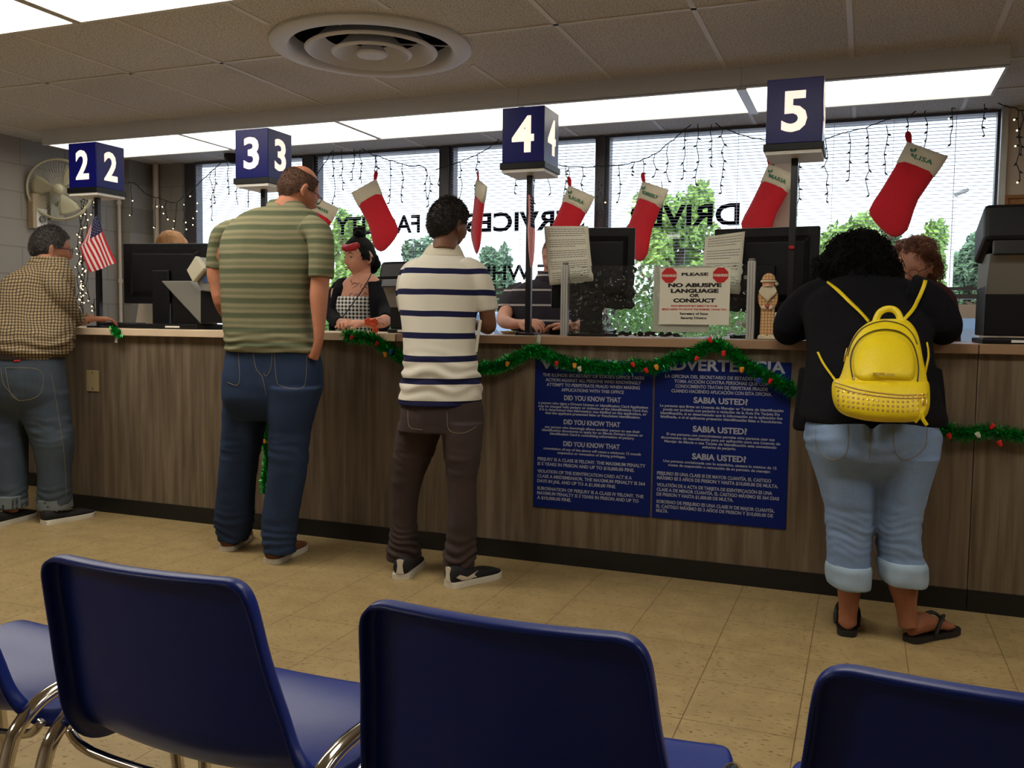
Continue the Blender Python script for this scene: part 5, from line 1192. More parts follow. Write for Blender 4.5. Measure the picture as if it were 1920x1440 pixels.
# low clutter on the worktops
def clutter(nm, lab, cat, mb, m, bevel=.003): return tag(obj(nm, mb, m, bevel=bevel), lab, cat)
p = px(275, 608, .20); kb = MB().box((p.x, .20, 1.058), (.28, .13, .026), Matrix.Rotation(R(10), 3, 'Z')); clutter('keypad', 'flat black keypad below the left monitor', 'keypad', kb, M_black)
p = px(215, 604, .30); clutter('document_tray', 'low black tray at the foot of sign post two', 'tray', MB().bx(p.x-.10, p.x+.10, .29, .45, 1.044, 1.075), M_black)
p = px(265, 585, .55); m = MB().box((p.x, .60, 1.12), (.16, .012, .15), Matrix.Rotation(R(-12), 3, 'X')); clutter('sheet_of_paper', 'white sheet standing behind the keypad under the left monitor', 'paper', m, M_paper, .001)
p = px(955, 616, .16); t = thing('pin_tray', 'small silver oval dish on the counter beside sign post four', 'dish', (p.x, .16, 1.044))
obj('dish', MB().lathe((0, 0, 0), [(0, .002), (.030, .002), (.042, .012), (.045, .018), (.041, .017), (.030, .006), (0, .005)], 28), M_chrome, t, smooth=True); obj('contents', MB().sph((0, 0, .012), (.028, .028, .010), 16, 8), mat('pale_green_putty', srgb(190, 205, 170), .6), t, smooth='all')
p = px(1022, 606, .34); clutter('card_reader', 'low black card reader behind sign post four', 'card reader', MB().bx(p.x-.05, p.x+.09, .54, .64, 1.044, 1.085), M_black)
p = px(1100, 612, .35); clutter('keyboard', 'black keyboard lying behind the frosted glass', 'keyboard', MB().bx(p.x-.02, p.x+.42, .50, .64, 1.044, 1.066), M_black)
p = px(1465, 612, .3); clutter('document_scanner', 'light grey box behind the wooden figurine and sign post five', 'scanner', MB().bx(p.x-.10, p.x+.05, .55, .65, 1.044, 1.135), M_lgrey)
p = px(735, 612, .2); 
# artificial flower
t = thing('paper_flower', 'orange artificial flower lying on the counter edge before the bun haired clerk', 'flower', (px(690, 612, .02).x, .03, 1.044))
M_or = mat('orange_petal', srgb(240, 88, 50), .6)
obj('stem', MB().tube([(-.05, .0, .004), (0, -.01, .012), (.04, -.01, .03), (.06, -.01, .02)], .002, 6), mat('green_stem', srgb(60, 110, 60), .6), t)
for (x, z, r) in ((.0, .055, .019), (.035, .05, .022), (.042, .012, .017)):
    m = MB()
    for k in range(5):
        a = k*1.257; m.sph((x+.6*r*math.cos(a), -.012, z+.6*r*math.sin(a)), (r*.55, r*.25, r*.5), 8, 6)
    obj('petals', m, M_or, t, smooth='all')

# ------------------------------------------------------------------ frosted glass screen
g = G('pebbled_glass', .05, .5)
t = thing('glass_partition', 'low pebbled glass screen between two aluminium posts on the counter', 'glass partition', (-.90, .20, 1.043))
x0, x1 = px(1064, 560, .2).x+.9, px(1402, 560, .2).x+.9
m_ = bpy.data.materials.new('pebbled_glass'); m_.use_nodes = True; N = m_.node_tree.nodes; L_ = m_.node_tree.links; b_ = N['Principled BSDF']
b_.inputs['Base Color'].default_value = (.92, .96, .95, 1); b_.inputs['Transmission Weight'].default_value = 1; b_.inputs['Roughness'].default_value = .02; b_.inputs['IOR'].default_value = 1.35
tc_ = N.new('ShaderNodeTexCoord'); vo = N.new('ShaderNodeTexVoronoi'); vo.inputs['Scale'].default_value = 42; vo.feature = 'SMOOTH_F1'; L_.new(tc_.outputs['Object'], vo.inputs['Vector'])
bu = N.new('ShaderNodeBump'); bu.inputs['Strength'].default_value = .55; bu.inputs['Distance'].default_value = .012; L_.new(vo.outputs['Distance'], bu.inputs['Height']); L_.new(bu.outputs[0], b_.inputs['Normal'])
obj('pane', MB().bx(x0, x1, -.003, .003, .004, .328), m_, t)
for x, h in ((x0-.012, .345), (x1+.014, .352)):
    q = obj('post', MB().bx(x-.017, x+.017, -.017, .017, 0, h-.012), M_alu, t, bevel=.002); gr = MB()
    for k in (-.006, .006): gr.bx(x+k-.0012, x+k+.0012, -.0185, -.0168, .004, h-.016)
    obj('groove', gr, M_grey, q); obj('cap', MB().cyl((x, 0, h-.012), (x, 0, h), .014, 18), M_grey, q)
for x, z in ((x0+.01, .255), (x1-.01, .27), (x1-.01, .06)): obj('clamp', MB().bx(x-.008, x+.008, -.012, -.0035, z-.008, z+.008), M_grey, t)
# warning sheet on the glass and the larger sheet behind it
yS = .194
def sheet(nm, lab, c, w, h, m=M_paper, rot=0):
    t = thing(nm, lab, 'sign', c); obj('sheet', MB().bx(-w/2, w/2, 0, .0012, -h/2, h/2), m, t); return t
a, b_, c_, d_ = px(1238, 503, yS), px(1370, 503, yS), px(1238, 608, yS), px(1370, 605, yS); cw, chh = b_.x-a.x, a.z-c_.z; cc = ((a.x+b_.x)/2, yS-.002, (a.z+c_.z)/2)
t = sheet('warning_sheet', 'white printed sheet with two red WARNING octagons taped on the glass screen', cc, cw, chh)
def oct_(x, z, r): return MB().poly([(x+r*math.cos(R(22.5+45*k)), z+r*math.sin(R(22.5+45*k))) for k in range(8)], -.0012, -.0004)
for sx in (-1, 1):
    o = obj('octagon', oct_(sx*cw*.365, chh*.37, cw*.115), M_inkr, t); obj('lettering', put(MB(), text_mb('WARNING!', .016, .0006, width=cw*.20, depth=.0003), (sx*cw*.365, -.0016, chh*.345)), M_paper, o)
m = MB(); mr = MB()
for s_, z, sz, wd, b2, q in (('PLEASE', .365, .018, .38, .0008, 0), ('NO ABUSIVE', .165, .024, .76, .0014, 0), ('LANGUAGE', .065, .024, .68, .0014, 0), ('OR', -.012, .02, .14, .001, 0), ('CONDUCT', -.105, .024, .60, .0014, 0), ('SUCH BEHAVIOR MAY RESULT IN YOUR', -.185, .011, .66, .0004, 1), ('BEING ASKED TO VACATE THE PREMISES, THANK YOU', -.245, .011, .92, .0003, 1), ('Secretary of State', -.325, .014, .40, .0005, 0), ('Security Division', -.40, .014, .37, .0005, 0)):
    q_ = text_mb(s_, sz, b2, width=wd*cw, depth=.0003); hh = max(v[2] for v in q_.v)
    q_.v = [(v[0], v[1], v[2]*(sz*.72)/hh) for v in q_.v]; put(mr if q else m, q_, (0, -.0006, chh*z))
obj('lettering', m, M_inkb, t); obj('red_lettering', mr, M_inkr, t)
a, b_, c_ = px(1227, 500, .21), px(1332, 500, .21), px(1227, 622, .21)
tag(obj('backing_sheet', MB().bx(a.x, b_.x, .206, .2075, c_.z, a.z), M_paper), 'plain pale sheet behind the glass, showing around the warning sheet', 'paper')
# printed pages taped to the monitors
def page(c4, Y, lab, n=24):
    TL, TR, BL, BR = [px(x, y, Y+dy) for x, y, dy in c4]; o = thing('printed_page', lab, 'paper', TL); m = MB(); K = 8; pts = []
    for j in range(K+1):
        for i in range(K+1):
            u, v = i/K, j/K; p = (TL*(1-u)+TR*u)*(1-v)+(BL*(1-u)+BR*u)*v; pts.append(p+V((0, -.012*math.sin(v*3)*(.4+u*.6), 0)))
    m.add(pts, [(j*(K+1)+i, j*(K+1)+i+1, (j+1)*(K+1)+i+1, (j+1)*(K+1)+i) for j in range(K) for i in range(K)])
    s = obj('sheet', m, M_paper, o, off=TL, smooth='all'); q = s.modifiers.new('t', 'SOLIDIFY'); q.thickness = .0008
    rr = random.Random(n); tx = MB()
    def P(u, v): return (TL*(1-u)+TR*u)*(1-v)+(BL*(1-u)+BR*u)*v+V((0, -.012*math.sin(v*3)*(.4+u*.6)-.0014, 0))
    for k in range(n):
        v = .05+k*.9/n
        if k % 5 == 4: continue
        e_ = rr.uniform(.6, .92) if k % 5 == 3 else .92; u = .08
        while u < e_:
            w = rr.uniform(.03, .08); w = min(w, e_-u)
            tx.add([P(u, v), P(u+w, v), P(u+w, v+.010), P(u, v+.010)], [(0, 1, 2, 3)]); u += w+.012
    obj('print', tx, M_ink, o, off=TL); return o
page(((1020, 424, 0), (1103, 424, 0), (1031, 535, 0), (1114, 527, 0)), .27, 'page of small print hanging over the left corner of the monitor behind the pebbled glass')
page(((1323, 444, 0), (1397, 434, 0), (1313, 545, 0), (1388, 552, 0)), .33, 'page of small print taped to the monitor left of sign post five', 20)

# ------------------------------------------------------------------ carved figurine
t = thing('wooden_figurine', 'flat carved wooden bearded figurine in an orange checked coat standing beside the glass post', 'figurine', (px(1438, 633, .16).x, .16, 1.044))
def f_coat(g):
    a = lines(g, g.xyz.outputs['X'], .0135, .002, .0018); b = lines(g, g.xyz.outputs['Z'], .0135, 0, .0018); return g.mix(g.m_('MAXIMUM', a, b), srgb(226, 186, 134), srgb(140, 72, 40))
M_coat = stripes('checked_painted_wood', f_coat, .6); M_woodp = mat('cream_painted_wood', srgb(222, 208, 178), .6, bump=.4, bs=60); M_face = mat('painted_face', srgb(214, 150, 110), .6)
k = 1.0
obj('coat', MB().poly([(-.030, .018), (.030, .018), (.028, .13), (.040, .16), (.042, .19), (.032, .215), (-.032, .215), (-.042, .19), (-.040, .16), (-.028, .13)], -.012, .012), M_coat, t, bevel=.004)
obj('base', MB().poly([(-.040, 0), (.040, 0), (.036, .018), (.012, .022), (0, .014), (-.012, .022), (-.036, .018)], -.018, .014), M_woodp, t, bevel=.004)
obj('head', MB().sph((0, -.004, .235), (.026, .016, .03), 18, 12), M_face, t, smooth='all')
m = MB()
for q in range(13):
    a = -1+2*q/12; m.tube([(a*.026, -.014, .232-.006*abs(a)), (a*.034, -.02, .205), (a*.024, -.021, .175+.014*abs(a)), (a*.010, -.018, .150+.03*abs(a))], [.003, .005, .005, .002], 6)
m.tube([(-.018, -.02, .226), (0, -.024, .231), (.018, -.02, .226)], [.002, .005, .002], 8); obj('beard', m, M_woodp, t, smooth='all')
obj('hat', MB().loft([[V((r*math.cos(a), r*.6*math.sin(a)-.003, z)) for a in (2*math.pi*j/20 for j in range(20))] for r, z in ((.027, .245), (.029, .258), (.024, .272), (.012, .282), (.003, .285))]), M_coat, t, smooth='all')
obj('hat_brim', MB().tube([(.029*math.cos(a), .019*math.sin(a)-.003, .249) for a in (2*math.pi*j/20 for j in range(21))], .0055, 8), M_woodp, t, smooth='all'); obj('pompom', MB().sph((.034, -.006, .238), .008, 10, 8), M_woodp, t, smooth='all')
for sx in (-1, 1): obj('mitten', MB().sph((sx*.014, -.018, .138), (.012, .008, .011), 12, 8), M_woodp, t, smooth='all')
obj('red_bow', MB().poly([(0, .142), (.012, .150), (.010, .134), (0, .139), (-.010, .134), (-.012, .150)], -.024, -.018), M_inkr, t)

# ------------------------------------------------------------------ flags on the posts
def flag(quads, Y, lab, top, pole):
    o = thing('small_flag', lab, 'flag', px(*top, Y), group='small flags on the sign posts'); off = o.location
    R0, B0, W0 = mat('flag_red', srgb(196, 24, 40), .7), mat('flag_blue', srgb(24, 26, 72), .7), mat('flag_white', srgb(225, 215, 215), .7)
    rows = [(px(*a, Y), px(*b, Y)) for a, b in quads]
    def P(s, t):
        k = len(rows)-1; f = min(t*k, k-1e-6); i = int(f); f -= i; a = rows[i][0]*(1-f)+rows[i+1][0]*f; b = rows[i][1]*(1-f)+rows[i+1][1]*f
        return a*(1-s)+b*s+V((0, .006*math.sin(s*7+t*5), 0))
    m = MB(); idx = []
    for i in range(13):
        for j in range(16):
            s0, s1, t0, t1 = i/13, (i+1)/13, j/16, (j+1)/16; m.quad(P(s0, t0), P(s0, t1), P(s1, t1), P(s1, t0)); idx.append(1 if (i >= 6 and t0 < .4) else (0 if i % 2 == 0 else 2))
    me = bpy.data.meshes.new('cloth'); me.from_pydata(m.v, [], m.f)
    c = obj('cloth', me, None, o, off=off, smooth=False)
    for q in (R0, B0, W0): me.materials.append(q)
    me.polygons.foreach_set('material_index', idx); bm = bmesh.new(); bm.from_mesh(me); bmesh.ops.remove_doubles(bm, verts=bm.verts, dist=1e-5); bm.to_mesh(me); bm.free()
    q = c.modifiers.new('t', 'SOLIDIFY'); q.thickness = .0012
    s_ = MB()
    for a in range(7):
        for b in range(9):
            if (a+b) % 2: continue
            p = P(.5+a*.07, .03+b*.043)+V((0, -.0018, 0)); s_.add([p+V((.0024*math.cos(w), 0, .0024*math.sin(w))) for w in (0, 1.57, 3.14, 4.71)], [(0, 1, 2, 3)])
    obj('stars', s_, W0, o, off=off)
    obj('stick', MB().tube([px(*pole[0], Y+.008), px(*pole[1], Y+.01)], .0025, 8), mat('flag_stick', srgb(30, 26, 24), .5), o, off=off)
flag([((168, 424), (180, 404)), ((158, 446), (188, 424)), ((149, 464), (193, 437)), ((157, 482), (203, 458)), ((170, 511), (219, 493))], .17, 'small striped flag with stars tied to sign post two', (180, 404), ((181, 404), (191, 445)))
flag([((989, 364), (1000, 370)), ((990, 400), (1001, 405)), ((988, 430), (1003, 436)), ((991, 465), (1003, 468)), ((995, 503), (1001, 490))], .19, 'narrow folded flag hanging on sign post four', (994, 364), ((996, 362), (996, 470)))
clutter('red_clip', 'small red push clip on sign post five', 'clip', MB().sph((px(1484, 464, .19).x, .198, px(1484, 464, .19).z), (.012, .006, .009), 12, 8), M_inkr, 0)

# ------------------------------------------------------------------ wall fan
fc = V((-5.62, 1.30, 0)); fz = px(112, 355, 1.30); fc = V((fz.x, 1.30, fz.z))
t = thing('wall_fan', 'white round caged wall fan at the left wall behind sign two', 'fan', fc); dirv = (V((.62, -.78, -.10))).normalized(); Rm = dirv.to_track_quat('-Y', 'Z').to_matrix()
M_cage = mat('cream_wire', srgb(196, 190, 165), .5); M_blade = mat('cream_blade', srgb(180, 176, 150), .4)
rad = .225
def rot(mb): mb.v = [tuple(Rm @ V(v)) for v in mb.v]; return mb
m = MB()
for r_, y in ((rad, -.0), (rad, .02), (rad*.98, -.02)): m.tube([(r_*math.cos(a), y, r_*math.sin(a)) for a in (2*math.pi*k/60 for k in range(61))], .008, 8)
obj('rim', rot(m), M_cage, t, smooth='all'); m = MB()
for k in range(56):
    a = 2*math.pi*k/56; c_, s_ = math.cos(a), math.sin(a)
    m.tube([(.04*c_, -.075, .04*s_), (rad*.6*c_, -.065, rad*.6*s_), (rad*.92*c_, -.035, rad*.92*s_), (rad*c_, 0, rad*s_)], .0009, 4); m.tube([(.05*c_, .07, .05*s_), (rad*.7*c_, .065, rad*.7*s_), (rad*c_, .01, rad*s_)], .0009, 4)
obj('cage', rot(m), M_cage, t); m = MB()
for k in range(3):
    a0 = k*2.094+.9; v_ = []
    for i in range(9):
        r_ = .03+(rad*.86-.03)*i/8; w = .25+.75*math.sin(min(1, i/7)*1.9)
        for j in range(6): a = a0+(j/5-.5)*w*1.05*(1.15-.35*i/8); v_.append((r_*math.cos(a), .03*(j/5-.5), r_*math.sin(a)))
    n0 = len(m.v); m.add(v_, [(i*6+j, i*6+j+1, (i+1)*6+j+1, (i+1)*6+j) for i in range(8) for j in range(5)])
o = obj('blades', rot(m), M_blade, t, smooth='all'); q = o.modifiers.new('t', 'SOLIDIFY'); q.thickness = .002
obj('hub', rot(MB().lathe((0, 0, 0), [(0, -.085), (.025, -.083), (.038, -.074), (.04, -.06), (.036, .06), (0, .06)], 28, 'y')), M_blade, t, smooth=True)
m = MB().lathe((0, 0, 0), [(0, .065), (.05, .067), (.055, .10), (.05, .16), (.02, .18), (0, .18)], 28, 'y'); obj('motor', rot(m), M_blade, t, smooth=True)
wl = XL-fc.x; e0 = Rm @ V((0, .15, -.02)); obj('bracket', MB().tube([tuple(e0), (wl*.6, e0.y, -.06), (wl+.02, e0.y, -.10)], .014, 10), M_blade, t, smooth='all'); obj('wall_plate', MB().bx(wl+.002, wl+.02, e0.y-.06, e0.y+.06, -.22, .02), M_blade, t, bevel=.004)
p = px(66, 395, 1.2); 
t = thing('wall_control_box', 'beige control box with a round knob on the left wall below the fan', 'control box', (XL+.001, 1.225, 1.90)); obj('box', MB().bx(0, .06, -.06, .06, -.13, .13), mat('beige_enamel', srgb(178, 160, 132), .5), t, bevel=.006); obj('face_plate', MB().bx(.06, .066, -.035, .06, -.12, .02), M_white, t, bevel=.003); obj('knob', MB().cyl((.066, .01, -.06), (.085, .01, -.06), .026, 20), M_grey, t, smooth=True)
# camera dome under the ceiling
p = px(437, 297, 1.75); t = thing('security_camera', 'white ceiling security camera with a dark dome beside sign three', 'security camera', (p.x, 1.75, ZC))
obj('housing', MB().lathe((0, 0, 0), [(0, -.006), (.075, -.006), (.08, -.03), (.07, -.09), (0, -.09)], 30), M_fix, t, smooth=True); obj('dome', MB().lathe((0, 0, 0), [(.066, -.09), (.064, -.115), (.045, -.145), (.02, -.157), (0, -.16)], 30), M_black, t, smooth=True)
# cork board at the right edge
t = thing('cork_board', 'cork board with pinned papers on the back wall at the right edge', 'notice board', (1.15, 2.322, 1.62)); M_cork = mat('cork', srgb(158, 112, 70), .9, var=.2, vs=60)
x0 = px(1882, 400, 2.3).x-1.15; obj('board', MB().bx(x0+.02, .45, -.008, .0, -.30, .265), M_cork, t); f = MB(); f.bx(x0, x0+.02, -.02, 0, -.32, .285); f.bx(x0+.02, .45, -.02, 0, .265, .285); f.bx(x0+.02, .45, -.02, 0, -.32, -.30); obj('frame', f, mat('oak', srgb(150, 100, 56), .5), t)
pg = MB().bx(-.10, .12, -.002, 0, -.14, .14); o = obj('pinned_page', pg, M_paper, rot if False else None, loc=(x0+1.15+.18, 2.312, 1.66)); o.rotation_euler = (0, R(10), 0); tag(o, 'tilted printed page pinned to the cork board', 'paper'); tx = MB()
for k in range(12): tx.bx(-.08, .08-.03*(k % 3), -.003, -.0022, .10-k*.018, .104-k*.018)
obj('print', tx, M_ink, o)

# ================================================================== STOCKINGS
OUT = [(0, 0), (45, -20), (90, -40), (130, -58), (160, -70), (135, -113), (110, -155), (100, -172), (75, -214), (52, -252), (36, -300), (25, -345), (14, -382), (-8, -404), (-35, -414), (-62, -404), (-95, -375), (-122, -345), (-142, -315), (-148, -290), (-130, -250), (-105, -210), (-75, -155), (-50, -108), (-40, -88), (-20, -45)]
k0 = .00130
def pillow(poly, T, c):
    rings = []
    pts = [(x*k0, z*k0) for x, z in poly]; C = (c[0]*k0, c[1]*k0)
    def ring(s, y): return [V((C[0]+(x-C[0])*s, y, C[1]+(z-C[1])*s)) for x, z in pts]
    seq = [(.05, -T), (.35, -T*.97), (.65, -T*.85), (.88, -T*.5), (.97, -T*.2), (1, 0), (.97, T*.2), (.88, T*.5), (.65, T*.85), (.35, T*.97), (.05, T)]
    return MB().loft([ring(*q) for q in seq])
M_felt = mat('red_felt', srgb(205, 18, 38), .9, bump=.4, bs=120, sheen=.3); M_cuff = mat('cream_felt', srgb(226, 214, 190), .95, bump=.5, bs=80); M_holly = mat('green_print', srgb(70, 128, 96), .8)
CUFF = [(-2, 2), (45, -18), (90, -38), (130, -56), (164, -70), (139, -115), (112, -158), (72, -140), (34, -120), (-4, -104), (-44, -88), (-24, -44)]
LEG = [p for p in OUT if True]
def stocking(x, y, Y, lab, nm=None, yaw=0, mir=False, s=1.0, sw=0):
    P = px(x, y, Y); t = thing('christmas_stocking', lab, 'stocking', P, R(yaw), 'red stockings hung along the windows')
    if sw: t.rotation_euler = (0, R(sw), R(yaw))
    t.scale = (s, s, s)
    sg = -1 if mir else 1
    def tr(mb, dy=0): mb.v = [(v[0]*sg, v[1]+dy, v[2]-.055) for v in mb.v]; return mb
    obj('leg', tr(pillow(LEG[8:]+[(-42, -92), (34, -122)][:0], .028, (-10, -270)) if False else pillow(LEG, .026, (-18, -215))), M_felt, t, smooth='all')
    cu = obj('cuff', tr(pillow(CUFF, .031, (60, -78))), M_cuff, t, smooth='all')
    lp = MB().tube(catmull([(.004*sg, 0, -.058), (-.008*sg, 0, -.02), (-.002*sg, 0, .0), (.010*sg, 0, -.02), (.012*sg, 0, -.062)], 3), .005, 8, flat=1.8); obj('hanging_loop', lp, M_felt, t, smooth='all')
    if nm is not None:
        rt_ = Matrix.Rotation(R(24), 3, 'Y'); m = MB()
        if nm: put(m, text_mb(nm, .034, .001, width=min(.026*len(nm), .135), depth=.0006, sp=1.1), (.078, -.0335, -.055-.118), rt_)
        for (a, b, c, d) in ((.02, -.108, .012, .006), (.038, -.108, .012, .006), (.026, -.135, .012, .006)):
            m.sph((a, -.0325, b), (c*.6, .0015, c), 8, 6, Matrix.Rotation(R(30 if a > .03 else -30), 3, 'Y'))
        obj('green_name', m, M_holly, cu)
    return t
stocking(594, 358, 2.2, 'stocking partly hidden by the head of the bald man', 'MARK', s=.95)
stocking(705, 322, 2.2, 'unnamed plain stocking above the clerk with the black bun', None, mir=True, s=1.02)
stocking(896, 322, 2.2, 'narrow stocking turned nearly edge-on, left of sign four', '', yaw=-52, s=1.0, sw=-4)
stocking(1067, 333, 2.2, 'stocking named LAURA just right of sign four', 'LAURA', s=1.0, yaw=-14)
stocking(1205, 325, 2.2, 'long stocking named KIMBERLY in the middle of the blinds', 'KIMBERLY', yaw=-26, s=1.0, sw=-4)
stocking(1442, 292, 2.2, 'stocking hanging beside sign post five', 'MARIA', yaw=-22, s=.97)
stocking(1703, 248, 2.2, 'largest stocking, named LISA, in the right window', 'LISA', s=1.07)

# ================================================================== STRING LIGHTS
M_wire = mat('green_wire', srgb(26, 34, 30), .5); M_bulb = mat('lit_tiny_bulb', srgb(255, 220, 150), .3, emit=(1, .74, .38, 1), es=5); M_bulbo = mat('socket', srgb(30, 36, 60), .4)
def lights(lab, main, drops, Y, lit, seed, nb=.028):
    rr = random.Random(seed); t = thing('icicle_light_string', lab, 'string lights', px(*main[0], Y), group='icicle string lights'); off = t.location
    P = [px(x, y, Y+.01*math.sin(i)) for i, (x, y) in enumerate(catmull(main, 6))] if len(main) > 1 else []
    w = MB()
    if P:
        P2 = [p+V((rr.uniform(-.004, .004), rr.uniform(-.006, .006), rr.uniform(-.004, .004))) for p in P]; w.tube(P2, .0036, 5, cap=False)
    sock = MB(); bulbs = []
    for x, y0, y1 in drops:
        a = px(x, y0, Y); b = px(x+rr.uniform(-4, 4), y1, Y); L_ = (a-b).length; n = max(3, int(L_/.05)); pts = []
        for i in range(n+1):
            f = i/n; pts.append(a*(1-f)+b*f+V((rr.uniform(-.012, .012) if 0 < i else 0, rr.uniform(-.012, .012), 0)))
        w.tube(pts, .003, 5, cap=False)
        for i in range(1, n+1):
            if rr.random() < .8:
                d = V((rr.choice((-1, 1))*rr.uniform(.5, 1), rr.uniform(-.6, .3), -rr.uniform(.2, .8))).normalized(); q = pts[i]; sock.tube([q, q+d*.016], [.005, .006], 6)
                bulbs.append((q+d*.016, q+d*.028))
    w.add(sock.v, sock.f); obj('wire', w, M_wire, t, off=off)
    nlit = 0; dark = MB()
    for a, b in bulbs:
        if rr.random() < lit and nlit < 60: obj('bulb', MB().sph((a+b)/2-off, .0052, 8, 6), M_bulb, t, smooth='all'); nlit += 1
        else: dark.tube([a-off, b-off], [.0035, .001], 5)
    if dark.v: obj('unlit_bulbs', dark, mat('clear_bulb', srgb(120, 120, 130), .2), t)
    return t
lights('icicle light string drooping across the left corner with lit bulbs', [(240, 342), (254, 345), (278, 366), (300, 372), (326, 380), (345, 368), (372, 345), (400, 318), (420, 300), (436, 284)], [(246, 346, 402), (290, 372, 424), (313, 376, 408), (330, 380, 426), (348, 368, 450), (363, 352, 420), (396, 320, 412), (405, 318, 380), (425, 300, 362), (446, 292, 384), (468, 350, 390)], 2.0, .75, 1)
lights('bundle of icicle lights hanging straight down left of sign post two', [(150, 378), (160, 372), (176, 366)], [(152, 378, 590), (158, 374, 600), (148, 400, 560), (163, 372, 560), (172, 368, 398), (155, 480, 598), (178, 560, 592)], 1.42, .85, 2)
lights('icicle light string above the stockings in the window behind the bun haired clerk', [(594, 326), (612, 302), (634, 272), (668, 272), (694, 288), (730, 300), (762, 310), (792, 312), (800, 322)], [(594, 326, 357), (705, 291, 321), (626, 290, 392), (642, 274, 355), (662, 275, 336), (676, 280, 346), (703, 292, 326), (730, 302, 380), (755, 308, 378), (798, 314, 370), (806, 330, 385)], 2.25, .06, 3)
lights('icicle light string in the window behind sign four', [(818, 318), (850, 308), (880, 296), (905, 284), (930, 268), (946, 258), (1030, 302), (1052, 310), (1100, 314), (1118, 312)], [(826, 318, 345), (862, 304, 375), (895, 290, 330), (968, 300, 362), (1028, 302, 363), (1067, 312, 332), (1060, 312, 380), (1092, 314, 376), (1000, 310, 380), (1122, 312, 408)], 2.25, .08, 4)
lights('icicle light string in the window with the word DRIVER', [(1112, 312), (1150, 310), (1190, 304), (1225, 290), (1262, 262), (1318, 222), (1352, 238), (1400, 256), (1442, 263)], [(1205, 299, 324), (1442, 263, 291), (1160, 310, 378), (1190, 304, 328), (1228, 290, 330), (1252, 270, 340), (1285, 246, 334), (1308, 230, 346), (1334, 232, 310), (1356, 240, 362), (1240, 340, 398), (1128, 330, 410)], 2.212, .12, 5)
lights('icicle light string over the largest stocking in the right window', [(1545, 262), (1580, 250), (1610, 243), (1645, 232), (1680, 220), (1702, 218), (1735, 198), (1757, 187)], [(1548, 262, 378), (1592, 250, 338), (1625, 240, 366), (1662, 234, 325), (1700, 218, 340), (1737, 200, 278), (1787, 184, 270), (1494, 320, 405), (1501, 300, 340)], 2.25, .12, 6)
lights('icicle light string running off the right edge over the cork board', [(1828, 182), (1848, 186), (1885, 198), (1912, 206), (1935, 210)], [(1845, 188, 255), (1910, 206, 338), (1916, 206, 290)], 2.2, .4, 7)

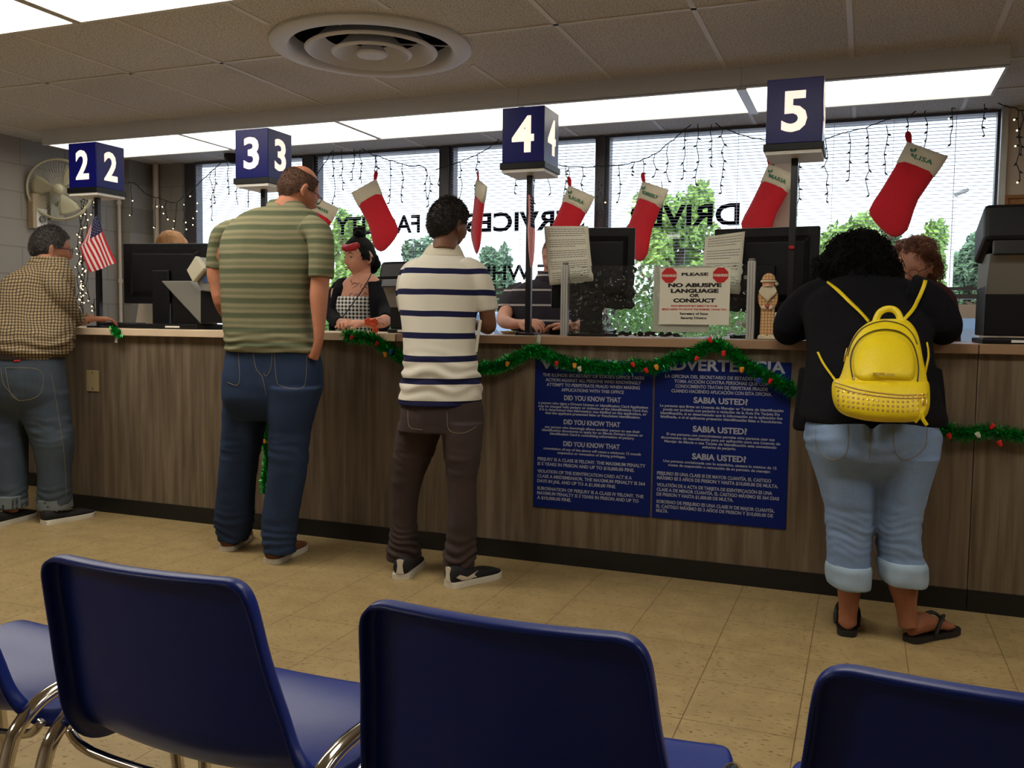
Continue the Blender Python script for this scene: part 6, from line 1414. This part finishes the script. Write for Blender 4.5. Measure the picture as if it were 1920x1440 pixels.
# ================================================================== TINSEL GARLANDS
M_tin = [mat('green_tinsel', srgb(40, 200, 84), .22, metal=.8), mat('dark_green_tinsel', srgb(14, 112, 48), .3, metal=.6)]
BC = {'red': mat('red_light_cover', srgb(205, 22, 26), .3), 'gold': mat('amber_light_cover', srgb(225, 140, 40), .3), 'blue': mat('blue_light_cover', srgb(24, 60, 170), .3), 'white': mat('clear_light_cover', srgb(205, 205, 190), .3)}
def garland(lab, path, Y, dens, bulbs, seed, r=.040):
    rr = random.Random(seed); P = [px(x, y, Y) for x, y in catmull(path, 6)]; off = P[0].copy()
    t = thing('tinsel_garland', lab, 'garland', off, group='green tinsel garlands'); m = MB(); m2 = MB()
    seg = [(P[i+1]-P[i]).length for i in range(len(P)-1)]; tot = sum(seg); n = int(tot*dens)
    w = MB().tube([p-off for p in P], .0025, 6)
    for k in range(n):
        f = rr.random()*tot; i = 0
        while i < len(seg)-1 and f > seg[i]: f -= seg[i]; i += 1
        p = P[i].lerp(P[i+1], min(1, f/seg[i])) if seg[i] > 0 else P[i]; tg = (P[i+1]-P[i]).normalized()
        d = V((rr.gauss(0, 1), rr.gauss(0, 1), rr.gauss(0, 1))); d = (d-tg*d.dot(tg)*.5).normalized()
        if d.y > .1: d.y = -d.y
        d.y *= .6
        L_ = r*rr.uniform(.6, 1.25); u = d.orthogonal().normalized()*.0016; p = p-off; q = p+d*L_*.6; e = q+(d+V((rr.uniform(-.6, .6), rr.uniform(-.3, 0), rr.uniform(-.6, .6)))).normalized()*L_*.4
        (m if rr.random() < .6 else m2).add([p-u, p+u, q+u, q-u, e], [(0, 1, 2, 3), (3, 2, 4)])
    obj('wire', w, M_wire, t); obj('tinsel', m, M_tin[0], t); obj('dark_tinsel', m2, M_tin[1], t)
    for x, y, c in bulbs:
        b = px(x, y, Y-.024)-off; q = MB(); rot_ = Matrix.Rotation(rr.uniform(-.6, .6), 3, 'Y')
        q.sph(b, (.0085, .007, .012), 10, 8, rot_)
        for k in range(5): a = k*1.257; q.sph(b+rot_ @ V((.006*math.cos(a), .005*math.sin(a), .007)), (.004, .004, .006), 6, 5, rot_)
        obj('light_cover', q, BC[c], t, smooth='all')
    return t
garland('green tinsel garland running from the orange flower down over the two blue posters', [(648, 628), (672, 632), (700, 634), (718, 648), (740, 662), (760, 672), (820, 688), (880, 692), (910, 690), (945, 684), (975, 668), (1003, 657), (1030, 668), (1070, 682), (1110, 686), (1160, 690), (1195, 685), (1230, 688), (1260, 674), (1300, 664), (1328, 648), (1350, 646), (1380, 668), (1410, 690), (1440, 706), (1470, 722), (1492, 735)], -.045, 5200,
        [(659, 633, 'red'), (706, 645, 'red'), (722, 665, 'gold'), (733, 660, 'blue'), (951, 683, 'gold'), (1043, 682, 'red'), (1077, 686, 'gold'), (1087, 692, 'white'), (1187, 684, 'red'), (1212, 695, 'red'), (1231, 689, 'gold'), (1306, 673, 'red'), (1332, 638, 'red'), (1357, 663, 'red'), (1391, 694, 'gold'), (1423, 714, 'blue'), (1444, 715, 'red')], 1)
garland('green tinsel garland hanging on the counter front at the right edge', [(1752, 800), (1775, 806), (1800, 812), (1830, 812), (1850, 806), (1885, 812), (1920, 816), (1950, 818)], -.04, 5200, [(1780, 818, 'red'), (1834, 816, 'white'), (1860, 800, 'red'), (1875, 832, 'red')], 2)
garland('green tinsel garland hanging straight down behind the legs of the bald man', [(500, 765), (503, 800), (497, 830), (502, 860), (497, 890), (496, 925)], -.045, 3600, [(496, 828, 'gold'), (505, 852, 'blue'), (501, 778, 'red')], 3, .03)
garland('small tuft of green tinsel on the counter edge below the left monitor', [(212, 618), (219, 622), (226, 626)], -.05, 9000, [], 4, .03)
tp = mat('clear_tape', srgb(190, 196, 180), .25)
for x, y, lab in ((218, 634, 'strip of clear tape under the small tinsel tuft'), (1010, 638, 'strip of clear tape holding the garland beside sign post four'), (1347, 640, 'strip of clear tape at the peak of the garland under the glass')):
    p = px(x, y, -.04); tag(obj('tape_strip', MB().box((p.x, -.039, p.z), (.018, .001, .05), Matrix.Rotation(R(8), 3, 'Y')), tp), lab, 'tape', 'tape strips on the counter edge')
